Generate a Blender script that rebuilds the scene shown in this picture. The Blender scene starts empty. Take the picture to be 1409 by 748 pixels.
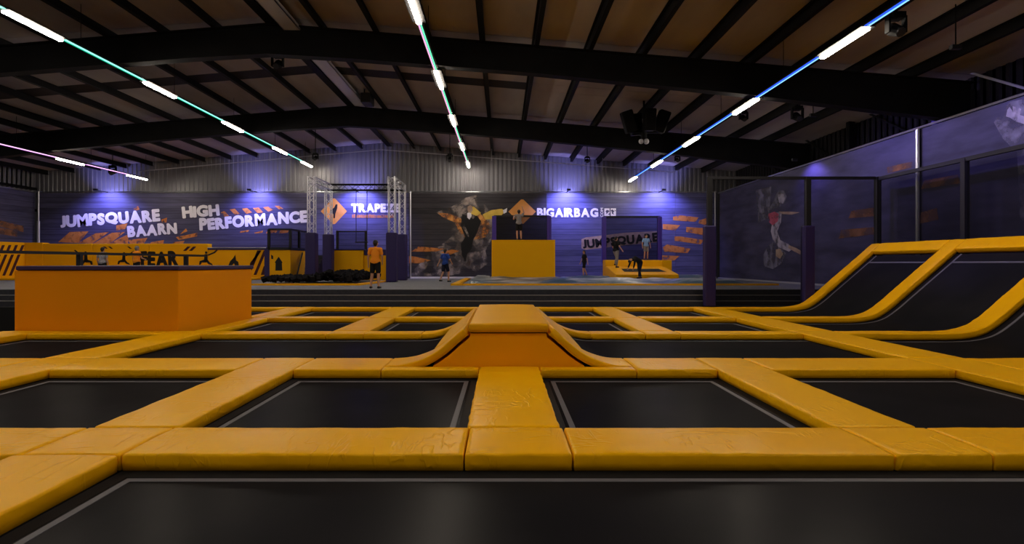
import bpy, bmesh, math, random
from mathutils import Vector, Matrix, noise

random.seed(11)
S = bpy.context.scene
COL = S.collection
PI = math.pi

# ------------------------------------------------------------------ camera
cam = bpy.data.cameras.new('camera')
cam.sensor_width = 36.0
cam.lens = 720.0 / 1409.0 * 36.0
cam.shift_x = 13.5 / 1409.0
cam.shift_y = -12.0 / 1409.0
cam.clip_end = 200
camo = bpy.data.objects.new('camera', cam)
camo.location = (0, 0, 1.45)
camo.rotation_euler = (PI / 2, 0, 0)
COL.objects.link(camo)
S.camera = camo

# ------------------------------------------------------------------ world, exposure
w = bpy.data.worlds.new('world')
S.world = w
w.use_nodes = True
w.node_tree.nodes['Background'].inputs[0].default_value = (0.55, 0.5, 0.6, 1)
w.node_tree.nodes['Background'].inputs[1].default_value = 0.02
S.view_settings.view_transform = 'Standard'
S.view_settings.look = 'None'
S.view_settings.gamma = 1.0
S.view_settings.exposure = 0.15
S.view_settings.use_curve_mapping = False
try:
    S.cycles.use_denoising = True
    S.cycles.max_bounces = 6
    S.cycles.sample_clamp_indirect = 4.0
except Exception:
    pass
TUBE_POWER = 105.0       # warm white tubes (emission strength)
LED_POWER = 1.5         # coloured LED lines
WASH_POWER = 250.0      # blue wall washers (W)

# blue uplighters on the banner rail: built with their fixtures further down (washer())

# ------------------------------------------------------------------ helpers
CH, PZ = 1.45, 0.535         # eye height above the pads, platform height
WALLY = 32.0                 # far wall
def wx(px, y): return (px - 691.0) * y / 720.0
def wz(py, y): return CH - (py - 362.0) * y / 720.0

class MB:
    """collects shapes, builds ONE mesh object"""
    def __init__(s): s.v = []; s.f = []; s.m = []; s.mi = 0
    def add(s, vs, fs):
        o = len(s.v)
        s.v += [tuple(v) for v in vs]
        for f in fs:
            s.f.append(tuple(i + o for i in f)); s.m.append(s.mi)
        return s
    def box(s, x0, x1, y0, y1, z0, z1):
        vs = [(x, y, z) for z in (z0, z1) for y in (y0, y1) for x in (x0, x1)]
        return s.add(vs, [(0, 2, 3, 1), (4, 5, 7, 6), (0, 1, 5, 4), (2, 6, 7, 3), (0, 4, 6, 2), (1, 3, 7, 5)])
    def tube(s, a, b, r, r2=None, n=8, caps=True):
        a, b = Vector(a), Vector(b); r2 = r if r2 is None else r2
        d = (b - a).normalized()
        u = d.orthogonal().normalized(); v = d.cross(u)
        vs = []
        for c, rr in ((a, r), (b, r2)):
            for k in range(n):
                t = 2 * PI * k / n
                vs.append(c + u * (rr * math.cos(t)) + v * (rr * math.sin(t)))
        fs = [(k, (k + 1) % n, n + (k + 1) % n, n + k) for k in range(n)]
        if caps: fs += [tuple(range(n - 1, -1, -1)), tuple(range(n, 2 * n))]
        return s.add(vs, fs)
    def bar(s, a, b, w, h):
        """rectangular bar from a to b"""
        a, b = Vector(a), Vector(b); d = (b - a).normalized()
        up = Vector((0, 0, 1)) if abs(d.z) < .95 else Vector((0, 1, 0))
        u = d.cross(up).normalized() * (w / 2); v = u.cross(d).normalized() * (h / 2)
        vs = [c + p for c in (a, b) for p in (-u - v, u - v, u + v, -u + v)]
        return s.add(vs, [(3, 2, 1, 0), (4, 5, 6, 7), (0, 1, 5, 4), (1, 2, 6, 5), (2, 3, 7, 6), (3, 0, 4, 7)])
    def ball(s, c, rx, ry=None, rz=None, n=10, m=6):
        ry = rx if ry is None else ry; rz = rx if rz is None else rz
        vs = [(c[0], c[1], c[2] - rz)]
        for j in range(1, m):
            t = -PI / 2 + PI * j / m
            for k in range(n):
                p = 2 * PI * k / n
                vs.append((c[0] + rx * math.cos(t) * math.cos(p), c[1] + ry * math.cos(t) * math.sin(p), c[2] + rz * math.sin(t)))
        vs.append((c[0], c[1], c[2] + rz)); e = len(vs) - 1
        fs = [(0, 1 + (k + 1) % n, 1 + k) for k in range(n)]
        for j in range(m - 2):
            b = 1 + j * n
            fs += [(b + k, b + (k + 1) % n, b + n + (k + 1) % n, b + n + k) for k in range(n)]
        b = 1 + (m - 2) * n
        fs += [(b + k, b + (k + 1) % n, e) for k in range(n)]
        return s.add(vs, fs)
    def prism(s, poly, y0, y1):
        """polygon given in (x, z), extruded along y"""
        n = len(poly)
        vs = [(x, y0, z) for x, z in poly] + [(x, y1, z) for x, z in poly]
        return s.add(vs, [tuple(range(n)), tuple(range(2 * n - 1, n - 1, -1))] + [(k, n + k, n + (k + 1) % n, (k + 1) % n) for k in range(n)])
    def prism_z(s, poly, z0, z1):
        n = len(poly)
        vs = [(x, y, z0) for x, y in poly] + [(x, y, z1) for x, y in poly]
        return s.add(vs, [tuple(range(n - 1, -1, -1)), tuple(range(n, 2 * n))] + [(k, (k + 1) % n, n + (k + 1) % n, n + k) for k in range(n)])
    def mesh(s, name, mats, smooth=False):
        me = bpy.data.meshes.new(name)
        me.from_pydata(s.v, [], s.f)
        for m in (mats if isinstance(mats, (list, tuple)) else [mats]): me.materials.append(m)
        if len(set(s.m)) > 1: me.polygons.foreach_set('material_index', s.m)
        bm = bmesh.new(); bm.from_mesh(me); bmesh.ops.recalc_face_normals(bm, faces=bm.faces); bm.to_mesh(me); bm.free()
        if smooth: me.polygons.foreach_set('use_smooth', [True] * len(me.polygons))
        me.update()
        return me
    def build(s, name, mats, parent=None, smooth=False, bevel=0, loc=None):
        me = s.mesh(name, mats, smooth)
        o = bpy.data.objects.new(name, me); COL.objects.link(o)
        if loc: o.location = loc
        if parent: o.parent = parent
        if bevel:
            b = o.modifiers.new('bevel', 'BEVEL'); b.width = bevel; b.segments = 2; b.limit_method = 'ANGLE'
        return o

def tag(o, label=None, cat=None, group=None, kind=None):
    if label: o['label'] = label
    if cat: o['category'] = cat
    if group: o['group'] = group
    if kind: o['kind'] = kind
    return o
def thing(name, label, cat, loc=(0, 0, 0), rz=0, group=None):
    o = bpy.data.objects.new(name, None); COL.objects.link(o)
    o.empty_display_size = .1
    o.location = loc; o.rotation_euler = (0, 0, rz)
    return tag(o, label, cat, group)
def struct_root(name):
    o = bpy.data.objects.new(name, None); COL.objects.link(o); o['kind'] = 'structure'; return o

# ------------------------------------------------------------------ materials
def mat(name, col, rough=.5, spec=.5, metal=0, emit=None, estr=0):
    m = bpy.data.materials.new(name); m.use_nodes = True
    b = m.node_tree.nodes['Principled BSDF']
    b.inputs['Base Color'].default_value = (*col, 1)
    b.inputs['Roughness'].default_value = rough
    b.inputs['Metallic'].default_value = metal
    b.inputs['Specular IOR Level'].default_value = spec
    if emit:
        b.inputs['Emission Color'].default_value = (*emit, 1)
        b.inputs['Emission Strength'].default_value = estr
    return m
def nodes(m):
    nt = m.node_tree
    return nt.nodes, nt.links, nt.nodes['Principled BSDF']
def noise_mat(name, c1, c2, scale=(1, 1, 1), nscale=4, rough=.6, spec=.4, bump=0, detail=4, lo=.35, hi=.65, metal=0, bdist=.02):
    m = mat(name, c1, rough, spec, metal); N, L, b = nodes(m)
    tc = N.new('ShaderNodeTexCoord'); mp = N.new('ShaderNodeMapping'); mp.inputs['Scale'].default_value = scale
    L.new(tc.outputs['Object'], mp.inputs['Vector'])
    n = N.new('ShaderNodeTexNoise'); n.inputs['Scale'].default_value = nscale; n.inputs['Detail'].default_value = detail
    L.new(mp.outputs[0], n.inputs['Vector'])
    r = N.new('ShaderNodeValToRGB'); r.color_ramp.elements[0].position = lo; r.color_ramp.elements[1].position = hi
    r.color_ramp.elements[0].color = (*c1, 1); r.color_ramp.elements[1].color = (*c2, 1)
    L.new(n.outputs[0], r.inputs[0]); L.new(r.outputs[0], b.inputs['Base Color'])
    if bump:
        bp = N.new('ShaderNodeBump'); bp.inputs['Strength'].default_value = bump; bp.inputs['Distance'].default_value = bdist
        L.new(n.outputs[0], bp.inputs['Height']); L.new(bp.outputs[0], b.inputs['Normal'])
    return m

def vinyl(name, c1, c2, rough=.33, wrinkle=.5):
    m = mat(name, c1, rough, .07); N, L, b = nodes(m)
    tc = N.new('ShaderNodeTexCoord'); oi = N.new('ShaderNodeObjectInfo')
    n0 = N.new('ShaderNodeTexNoise'); n0.inputs['Scale'].default_value = 1.3; n0.inputs['Detail'].default_value = 3
    ad = N.new('ShaderNodeVectorMath'); ad.operation = 'ADD'
    L.new(tc.outputs['Object'], ad.inputs[0]); L.new(oi.outputs['Random'], ad.inputs[1])
    sc = N.new('ShaderNodeVectorMath'); sc.operation = 'ADD'; L.new(ad.outputs[0], sc.inputs[0])
    mul = N.new('ShaderNodeMath'); mul.operation = 'MULTIPLY'; mul.inputs[1].default_value = 37.0
    L.new(oi.outputs['Random'], mul.inputs[0]); L.new(mul.outputs[0], sc.inputs[1])
    L.new(sc.outputs[0], n0.inputs['Vector'])
    r = N.new('ShaderNodeMix'); r.data_type = 'RGBA'
    r.inputs[6].default_value = (*c1, 1); r.inputs[7].default_value = (*c2, 1)
    add = N.new('ShaderNodeMath'); add.operation = 'MULTIPLY_ADD'; add.inputs[1].default_value = .5
    L.new(oi.outputs['Random'], add.inputs[0]); L.new(n0.outputs[0], add.inputs[2])
    sub = N.new('ShaderNodeMath'); sub.operation = 'SUBTRACT'; sub.inputs[1].default_value = .25; sub.use_clamp = True
    L.new(add.outputs[0], sub.inputs[0]); L.new(sub.outputs[0], r.inputs[0]); L.new(r.outputs[2], b.inputs['Base Color'])
    # creases: ridged, stretched noise
    def crease(scl, nsc, dist, dep):
        mp = N.new('ShaderNodeMapping'); mp.inputs['Scale'].default_value = scl; mp.inputs['Rotation'].default_value = (0, 0, dep)
        L.new(sc.outputs[0], mp.inputs['Vector'])
        n = N.new('ShaderNodeTexNoise'); n.inputs['Scale'].default_value = nsc; n.inputs['Detail'].default_value = 2.5
        n.inputs['Distortion'].default_value = dist
        L.new(mp.outputs[0], n.inputs['Vector'])
        s = N.new('ShaderNodeMath'); s.operation = 'SUBTRACT'; s.inputs[1].default_value = .5; L.new(n.outputs[0], s.inputs[0])
        a = N.new('ShaderNodeMath'); a.operation = 'ABSOLUTE'; L.new(s.outputs[0], a.inputs[0])
        q = N.new('ShaderNodeMapRange'); q.interpolation_type = 'SMOOTHSTEP'; q.inputs[1].default_value = 0; q.inputs[2].default_value = .045; q.inputs[3].default_value = 1; q.inputs[4].default_value = 0
        L.new(a.outputs[0], q.inputs[0])
        k = N.new('ShaderNodeTexNoise'); k.inputs['Scale'].default_value = nsc * .8; k.inputs['Detail'].default_value = 1; L.new(sc.outputs[0], k.inputs['Vector'])
        kr = N.new('ShaderNodeMapRange'); kr.inputs[1].default_value = .48; kr.inputs[2].default_value = .66; L.new(k.outputs[0], kr.inputs[0])
        o_ = N.new('ShaderNodeMath'); o_.operation = 'MULTIPLY'; L.new(q.outputs[0], o_.inputs[0]); L.new(kr.outputs[0], o_.inputs[1])
        return o_
    a1 = crease((.55, 2.4, 1), 1.9, .5, .45); a2 = crease((2.2, .6, 1), 3.0, .4, -.35)
    mx = N.new('ShaderNodeMath'); mx.operation = 'MULTIPLY_ADD'; mx.inputs[1].default_value = .7
    L.new(a2.outputs[0], mx.inputs[0]); L.new(a1.outputs[0], mx.inputs[2])
    bp = N.new('ShaderNodeBump'); bp.inputs['Strength'].default_value = wrinkle; bp.inputs['Distance'].default_value = .012
    L.new(mx.outputs[0], bp.inputs['Height']); L.new(bp.outputs[0], b.inputs['Normal'])
    return m

YEL1, YEL2 = (.84, .405, .0015), (.90, .47, .0025)
M = {}
M['pad'] = vinyl('yellow_vinyl', YEL1, YEL2)
M['pad_smooth'] = vinyl('taut_yellow_vinyl', (.76, .36, .003), (.80, .39, .004), .45, .10)
M['orange'] = vinyl('orange_vinyl', (.76, .265, .002), (.80, .285, .003), .5, .08)
M['hump'] = vinyl('bright_orange_vinyl', (.96, .385, .002), (.98, .41, .003), .5, .08)
M['bed'] = noise_mat('woven_black_bed', (.0085, .0085, .0105), (.012, .0115, .014), nscale=1.2, rough=.42, spec=.16)
def bed_mat():
    m = M['bed']; N, L, b = nodes(m); out = [n for n in N if n.type == 'OUTPUT_MATERIAL'][0]
    b.inputs['Specular IOR Level'].default_value = 0
    g = N.new('ShaderNodeBsdfGlossy'); g.inputs[0].default_value = (1, 1, 1, 1); g.inputs['Roughness'].default_value = .30
    mx = N.new('ShaderNodeMixShader'); mx.inputs[0].default_value = .018
    L.new(b.outputs[0], mx.inputs[1]); L.new(g.outputs[0], mx.inputs[2]); L.new(mx.outputs[0], out.inputs[0])
bed_mat()
M['spring'] = mat('black_spring_cover', (.006, .006, .007), .7, .2)
M['webbing'] = mat('grey_webbing', (.095, .095, .115), .6)
M['black'] = mat('black_foam', (.010, .010, .013), .6, .3)
M['lens'] = mat('dark_lens', (.02, .02, .025), .3, .3)
M['fixture'] = mat('matt_black_metal', (.0035, .0035, .004), .75, .1)
M['purple_pad'] = mat('purple_vinyl', (.022, .014, .085), .5, .3)
M['purple_cap'] = mat('dark_purple_vinyl', (.035, .018, .07), .5, .3)
M['blue_pad'] = mat('violet_vinyl', (.05, .025, .30), .45, .4)
M['steel'] = noise_mat('dark_painted_steel', (.0045, .0045, .0055), (.007, .0068, .0075), nscale=2, rough=.7, spec=.12)
M['alu'] = mat('aluminium', (.55, .55, .6), .35, .5, .9)
M['alu_paint'] = mat('light_grey_metal', (.45, .45, .5), .45, .5, .2)
M['floor'] = noise_mat('grey_carpet', (.155, .16, .185), (.19, .195, .22), nscale=6, rough=.85, spec=.15)
M['step'] = noise_mat('charcoal_carpet', (.034, .035, .046), (.043, .044, .056), nscale=9, rough=.9, spec=.1)
M['nosing'] = mat('grey_step_nosing', (.15, .145, .16), .6)
M['pit'] = mat('black_floor', (.010, .010, .011), .8, .2)
M['metal_wall'] = noise_mat('profiled_sheet_grey', (.155, .155, .175), (.185, .185, .205), scale=(1, 1, .3), nscale=.8, rough=.45, spec=.4)
M['dark_wall'] = noise_mat('profiled_sheet_dark', (.012, .0115, .014), (.018, .017, .020), nscale=.8, rough=.7, spec=.1)
M['ceil'] = noise_mat('beige_roof_panel', (.30, .262, .25), (.41, .365, .345), scale=(.6, .18, 1), nscale=1.2, rough=.75, spec=.15, detail=6)
M['ceil_dark'] = mat('dark_roof_panel', (.022, .020, .020), .7, .2)
M['skin'] = mat('skin', (.42, .22, .14), .6, .3)
M['hair'] = mat('dark_hair', (.015, .010, .008), .6, .3)
M['hair_grey'] = mat('grey_hair', (.20, .18, .17), .6, .3)
M['white'] = mat('white_print', (.80, .78, .88), .55, .3)
M['cloth_orange'] = mat('orange_cotton', (.80, .27, .02), .8, .1)
M['cloth_black'] = mat('black_cotton', (.012, .012, .014), .85, .1)
M['cloth_navy'] = mat('navy_cotton', (.012, .014, .030), .85, .1)
M['cloth_blue'] = mat('blue_cotton', (.025, .06, .28), .8, .1)
M['cloth_pale'] = mat('pale_blue_cotton', (.20, .34, .62), .8, .1)
M['cloth_grey'] = mat('grey_cotton', (.22, .20, .20), .85, .1)
M['cloth_stripe'] = noise_mat('checked_cotton', (.14, .14, .17), (.36, .36, .40), nscale=40, rough=.85, spec=.1)
M['shoe'] = mat('black_shoe', (.010, .010, .011), .5, .3)
M['foam'] = noise_mat('black_foam_cubes', (.004, .004, .005), (.010, .009, .012), nscale=5, rough=.85, spec=.1)
M['bag'] = noise_mat('airbag_sheet', (.035, .075, .11), (.48, .50, .58), scale=(.35, 1.0, 1), nscale=1.7, rough=.35, spec=.4, lo=.46, hi=.66)
M['stripe_dark'] = mat('maroon_print', (.045, .012, .018), .6, .2)
M['print_black'] = mat('black_print', (.012, .012, .014), .6, .2)
def emis(name, col, st): return mat(name, (.02, .02, .02), .5, 0, 0, col, st)
M['tube'] = emis('warm_white_tube', (1.0, .865, .70), TUBE_POWER)

# boards printed on the banners: dark planks with stains
def banner_mat(name, c1, c2, horiz=True):
    m = mat(name, c1, .62, .25); N, L, b = nodes(m)
    tc = N.new('ShaderNodeTexCoord'); sx = N.new('ShaderNodeSeparateXYZ'); L.new(tc.outputs['Object'], sx.inputs[0])
    ml = N.new('ShaderNodeMath'); ml.operation = 'MULTIPLY'; ml.inputs[1].default_value = 3.1; L.new(sx.outputs['Z'], ml.inputs[0])
    fl = N.new('ShaderNodeMath'); fl.operation = 'FLOOR'; L.new(ml.outputs[0], fl.inputs[0])
    fr = N.new('ShaderNodeMath'); fr.operation = 'FRACT'; L.new(ml.outputs[0], fr.inputs[0])
    wn = N.new('ShaderNodeTexWhiteNoise'); wn.noise_dimensions = '1D'; L.new(fl.outputs[0], wn.inputs['W'])
    mp = N.new('ShaderNodeMapping'); mp.inputs['Scale'].default_value = (.35, .35, 3.0); L.new(tc.outputs['Object'], mp.inputs['Vector'])
    n = N.new('ShaderNodeTexNoise'); n.inputs['Scale'].default_value = 2.0; n.inputs['Detail'].default_value = 8; L.new(mp.outputs[0], n.inputs['Vector'])
    a = N.new('ShaderNodeMath'); a.operation = 'MULTIPLY_ADD'; a.inputs[1].default_value = .35; L.new(wn.outputs[0], a.inputs[0]); L.new(n.outputs[0], a.inputs[2])
    r = N.new('ShaderNodeValToRGB'); r.color_ramp.elements[0].position = .38; r.color_ramp.elements[1].position = .95
    r.color_ramp.elements[0].color = (*c1, 1); r.color_ramp.elements[1].color = (*c2, 1); L.new(a.outputs[0], r.inputs[0])
    gp = N.new('ShaderNodeMath'); gp.operation = 'LESS_THAN'; gp.inputs[1].default_value = .08; L.new(fr.outputs[0], gp.inputs[0])
    mx = N.new('ShaderNodeMix'); mx.data_type = 'RGBA'; L.new(gp.outputs[0], mx.inputs[0]); L.new(r.outputs[0], mx.inputs[6])
    mx.inputs[7].default_value = (c1[0] * .8, c1[1] * .8, c1[2] * .8, 1)
    L.new(mx.outputs[2], b.inputs['Base Color'])
    return m
M['banner'] = banner_mat('dark_board_print', (.034, .032, .062), (.085, .082, .16))
M['banner_blue'] = banner_mat('blue_grey_board_print', (.050, .050, .115), (.115, .115, .25))
M['banner_right'] = noise_mat('violet_grey_print', (.036, .034, .072), (.082, .078, .165), scale=(.3, .3, 1.2), nscale=1.6, detail=7, rough=.62, spec=.2)
M['banner_dark'] = banner_mat('charcoal_board_print', (.020, .019, .024), (.055, .050, .060))

# printed, scuffed paint (patchy edges via noise transparency)
def scuff(name, c1, c2, cover=.42, nsc=3.0, soft=.12):
    m = noise_mat(name, c1, c2, nscale=2.4, rough=.6, spec=.2); N, L, b = nodes(m)
    tc = N.new('ShaderNodeTexCoord'); n = N.new('ShaderNodeTexNoise'); n.inputs['Scale'].default_value = nsc; n.inputs['Detail'].default_value = 7
    L.new(tc.outputs['Object'], n.inputs['Vector'])
    r = N.new('ShaderNodeMapRange'); r.inputs[1].default_value = cover - soft; r.inputs[2].default_value = cover + soft
    L.new(n.outputs[0], r.inputs[0]); L.new(r.outputs[0], b.inputs['Alpha'])
    return m
M['print_orange'] = scuff('scuffed_orange_print', (.50, .17, .035), (.62, .24, .06), .38)
M['print_orange_dim'] = scuff('dull_orange_print', (.20, .085, .04), (.28, .13, .07), .44, 1.6, .16)  # darker, patchier orange print for the side wall banners
M['print_orange_solid'] = noise_mat('orange_print', (.66, .27, .05), (.74, .33, .08), nscale=2, rough=.6)
M['smoke'] = scuff('smoke_print', (.22, .18, .17), (.42, .36, .34), .54, 1.6, .10)
M['flame'] = scuff('flame_print', (.42, .09, .025), (.75, .36, .10), .50, 2.4, .14)
M['print_yellow'] = noise_mat('yellow_print', (.60, .40, .05), (.75, .52, .10), nscale=2)
M['print_skin'] = noise_mat('skin_print', (.30, .20, .16), (.50, .36, .28), nscale=2)
M['print_pale'] = scuff('pale_violet_print', (.30, .28, .40), (.50, .46, .60), .42, 2.5, .10)
M['print_red'] = scuff('crimson_print', (.40, .06, .12), (.55, .12, .22), .38, 2.5, .1)
M['print_grey'] = scuff('grey_violet_print', (.12, .115, .18), (.24, .23, .34), .46, 2.2, .12)

# black see-through netting
def net_mat(name, op):
    m = bpy.data.materials.new(name); m.use_nodes = True; nt = m.node_tree; N, L = nt.nodes, nt.links
    N.clear(); out = N.new('ShaderNodeOutputMaterial'); mx = N.new('ShaderNodeMixShader'); tr = N.new('ShaderNodeBsdfTransparent')
    df = N.new('ShaderNodeBsdfDiffuse'); df.inputs[0].default_value = (.010, .010, .012, 1)
    mx.inputs[0].default_value = op
    L.new(tr.outputs[0], mx.inputs[1]); L.new(df.outputs[0], mx.inputs[2]); L.new(mx.outputs[0], out.inputs[0])
    return m
M['net'] = net_mat('black_netting', .60)
M['net_dense'] = net_mat('dense_black_netting', .72)

# ------------------------------------------------------------------ swept cushions
def resample(path, seg):
    pts = [Vector(path[0])]
    for a, b in zip(path, path[1:]):
        a, b = Vector(a), Vector(b); n = max(1, int(round((b - a).length / seg)))
        for k in range(1, n + 1): pts.append(a.lerp(b, k / n))
    return pts
def smooth_path(ctrl, n=8):
    """Catmull-Rom through control points"""
    c = [Vector(p) for p in ctrl]; c = [c[0] * 2 - c[1]] + c + [c[-1] * 2 - c[-2]]; out = []
    for i in range(1, len(c) - 2):
        p0, p1, p2, p3 = c[i - 1:i + 3]
        for k in range(n):
            t = k / n
            out.append(.5 * ((2 * p1) + (-p0 + p2) * t + (2 * p0 - 5 * p1 + 4 * p2 - p3) * t * t + (-p0 + 3 * p1 - 3 * p2 + p3) * t ** 3))
    out.append(c[-2]); return out

def cushion(path, wv, wdt, th, r=.020, ntop=9, seg=.09, amp=.0045, crown=.005, seed=0, sag=0.0):
    """padded strip: path is the centre line of its TOP face; returns MB in world coordinates"""
    wv = Vector(wv).normalized(); P = resample(path, seg); n = len(P); T = []
    for i in range(n):
        d = (P[min(n - 1, i + 1)] - P[max(0, i - 1)]).normalized(); T.append(d)
    Ns = []
    for d in T:
        nn = d.cross(wv).normalized()
        if nn.z < 0: nn = -nn
        Ns.append(nn)
    rings = []          # (point, N, inset)
    L0 = (P[1] - P[0]).normalized(); L1 = (P[-1] - P[-2]).normalized()
    for a in (0, 30, 60): q = math.radians(a); rings.append((P[0] + L0 * (r * (1 - math.sin(q))) if a else P[0], Ns[0], r * (1 - math.sin(q)) if False else r * (1 - math.sin(q))))
    rings = []
    for a in (0, 35, 70): q = math.radians(a); rings.append((P[0] + L0 * (r * (1 - math.cos(q))), Ns[0], r * (1 - math.sin(q))))
    tot = 0; cum = [0]
    for a, b in zip(P, P[1:]): tot += (b - a).length; cum.append(tot)
    for i in range(n):
        if r < cum[i] < tot - r: rings.append((P[i], Ns[i], 0))
    for a in (70, 35, 0): q = math.radians(a); rings.append((P[-1] - L1 * (r * (1 - math.cos(q))), Ns[-1], r * (1 - math.sin(q))))
    mb = MB(); vs = []; cs = None; sv = Vector((seed * 3.17, seed * 1.31, seed * .7))
    for (c, nn, ins) in rings:
        h = wdt / 2 - ins * .5; zt = -ins; cs = []
        cs.append((-h + .004, -th, 0)); cs.append((-h, -th * .55, 1))
        for a in (0, 35, 65): q = math.radians(a); cs.append((-h + r * (1 - math.cos(q)), zt - r + r * math.sin(q), 1))
        for k in range(ntop): 
            u = -1 + 2 * k / (ntop - 1); cs.append((u * (h - r), zt + crown * (1 - u * u), 2))
        for a in (65, 35, 0): q = math.radians(a); cs.append((h - r * (1 - math.cos(q)), zt - r + r * math.sin(q), 1))
        cs.append((h, -th * .55, 1)); cs.append((h - .004, -th, 0))
        for (a, b, k) in cs:
            p = c + wv * a + nn * b
            if k:
                q = p + sv
                d = amp * (noise.noise(q * 2.6) + .55 * noise.noise(q * 6.5))
                p = p + nn * d
                if k == 1:
                    e = amp * 2.6 * noise.noise(Vector((q.x * 7 + q.y * 7 + q.z * 9, q.z * 5, seed)))
                    p = p + wv * (e if a > 0 else -e)
            vs.append(p)
    m = len(cs); fs = []
    for i in range(len(rings) - 1):
        for k in range(m):
            fs.append((i * m + k, i * m + (k + 1) % m, (i + 1) * m + (k + 1) % m, (i + 1) * m + k))
    fs.append(tuple(range(m - 1, -1, -1))); fs.append(tuple(range((len(rings) - 1) * m, len(rings) * m)))
    mb.add(vs, fs)
    return mb

PADN = [0]
def pad_obj(mb, name, material, label, cat='pad', group=None):
    """origin at the middle of the pad"""
    n = len(mb.v); c = [sum(v[k] for v in mb.v) / n for k in range(3)]
    mb.v = [(v[0] - c[0], v[1] - c[1], v[2] - c[2]) for v in mb.v]
    o = mb.build(name, material, smooth=True, loc=c)
    return tag(o, label, cat, group)
PTH = .12
def flat_pad(x0, x1, y0, y1, label, th=PTH, amp=.004, seg=None, z=0.0):
    g = .006
    PADN[0] += 1
    x0 += g; x1 -= g; y0 += g; y1 -= g
    near = y0 < 8
    sg = seg or (.045 if y0 < 5 else .07 if near else .14)
    if x1 - x0 >= y1 - y0:
        mb = cushion([(x0, (y0 + y1) / 2, z), (x1, (y0 + y1) / 2, z)], (0, 1, 0), y1 - y0, th, seg=sg, amp=amp, seed=PADN[0], ntop=13 if near else 7)
    else:
        mb = cushion([((x0 + x1) / 2, y0, z), ((x0 + x1) / 2, y1, z)], (1, 0, 0), x1 - x0, th, seg=sg, amp=amp, seed=PADN[0], ntop=13 if near else 7)
    return pad_obj(mb, 'safety_pad', M['pad'], label, 'pad')
def curved_pad(ctrl, y0, y1, label, th=.11, amp=.006):
    PADN[0] += 1
    y0 += .006; y1 -= .006; ym = (y0 + y1) / 2
    path = [(p.x, ym, p.z) for p in smooth_path([(x, 0, z) for x, z in ctrl])]
    mb = cushion(path, (0, 1, 0), y1 - y0, th, seg=.07, amp=amp, seed=PADN[0], ntop=9)
    return pad_obj(mb, 'curved_safety_pad', M['pad'], label, 'pad')

# ================================================================== LARGE STRUCTURE
XL, XR, RIDGE = -28.6, 14.3, -7.0
def roof_z(x): return 1.45 + 7.4 - .083 * abs(x - RIDGE)
YB = -9.0

f = MB(); f.box(XL, XR, YB, WALLY, -1.1, -.95); tag(f.build('floor', M['pit']), kind='structure')
# raised platform with three steps
p = struct_root('floor_platform')
m = MB(); m.box(XL, XR, 18.32, WALLY, -.95, PZ); m.build('platform_deck', M['floor'], p)
for k, (y0, z1) in enumerate(((17.72, .178), (18.02, .357))):
    m = MB(); m.box(XL, XR, y0, y0 + .30, -.95, z1); m.build('step', M['step'], p)
    m = MB(); m.box(XL, XR, y0 - .012, y0 + .05, z1 - .022, z1 + .004); m.build('step_nosing', M['nosing'], p)
m = MB(); m.box(XL, XR, 18.305, 18.32, -.95, PZ - .012); m.build('step', M['step'], p)
m = MB(); m.box(XL, XR, 18.296, 18.36, PZ - .012, PZ + .004); m.build('step_nosing', M['floor'], p)
m = MB(); m.box(XL, XR, 17.42, 17.72, -.95, -.015); tag(m.build('floor_gutter', M['pit']), kind='structure')

# far wall: profiled sheet, every rib modelled
def profiled(x0, x1, pitch=.27, dep=.045):
    pts = []; x = x0
    while x < x1:
        for dx, d in ((0, 0), (.10, 0), (.13, -dep), (.24, -dep)): pts.append((x + dx * pitch / .27, d))
        x += pitch
    return pts
pts = profiled(XL, XR)
m = MB()
vs = []
for x, d in pts: vs += [(x, WALLY + .1 + d, 0.3), (x, WALLY + .1 + d, roof_z(x) + .02)]
n = len(pts)
m.add(vs, [(2 * i, 2 * i + 2, 2 * i + 3, 2 * i + 1) for i in range(n - 1)])
wall_far = tag(m.build('wall_far', M['metal_wall']), kind='structure')
m = MB(); m.box(XL, XR, WALLY + .12, WALLY + .3, -1, 9.2); m.build('wall_backing', M['dark_wall'], wall_far)
# left and right walls
for nm, x, sgn in (('wall_left', XL, 1), ('wall_right', XR, -1)):
    r = struct_root(nm)
    m = MB(); vs = []; pts = profiled(YB, WALLY, .30, .05)
    for y, d in pts: vs += [(x + sgn * (.05 + d), y, -1), (x + sgn * (.05 + d), y, roof_z(x) + .05)]
    m.add(vs, [(2 * i, 2 * i + 2, 2 * i + 3, 2 * i + 1) for i in range(len(pts) - 1)])
    m.build('sheeting', M['metal_wall'] if nm == 'wall_left' else M['dark_wall'], r)
    m = MB(); m.box(min(x, x - sgn * .1), max(x, x - sgn * .1), YB, WALLY, -1, 7.3); m.build('wall_backing', M['dark_wall'], r)
    for z in (4.6, 5.9):
        m = MB(); m.box(x + sgn * .06 - .04, x + sgn * .06 + .10 * (1 if sgn > 0 else 0) + .0, YB, WALLY, z, z + .16); m.build('girt', M['steel'], r)
m = MB(); m.box(XL, XR, YB - .2, YB, -1, 9.2); tag(m.build('wall_rear', M['dark_wall']), kind='structure')

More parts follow.
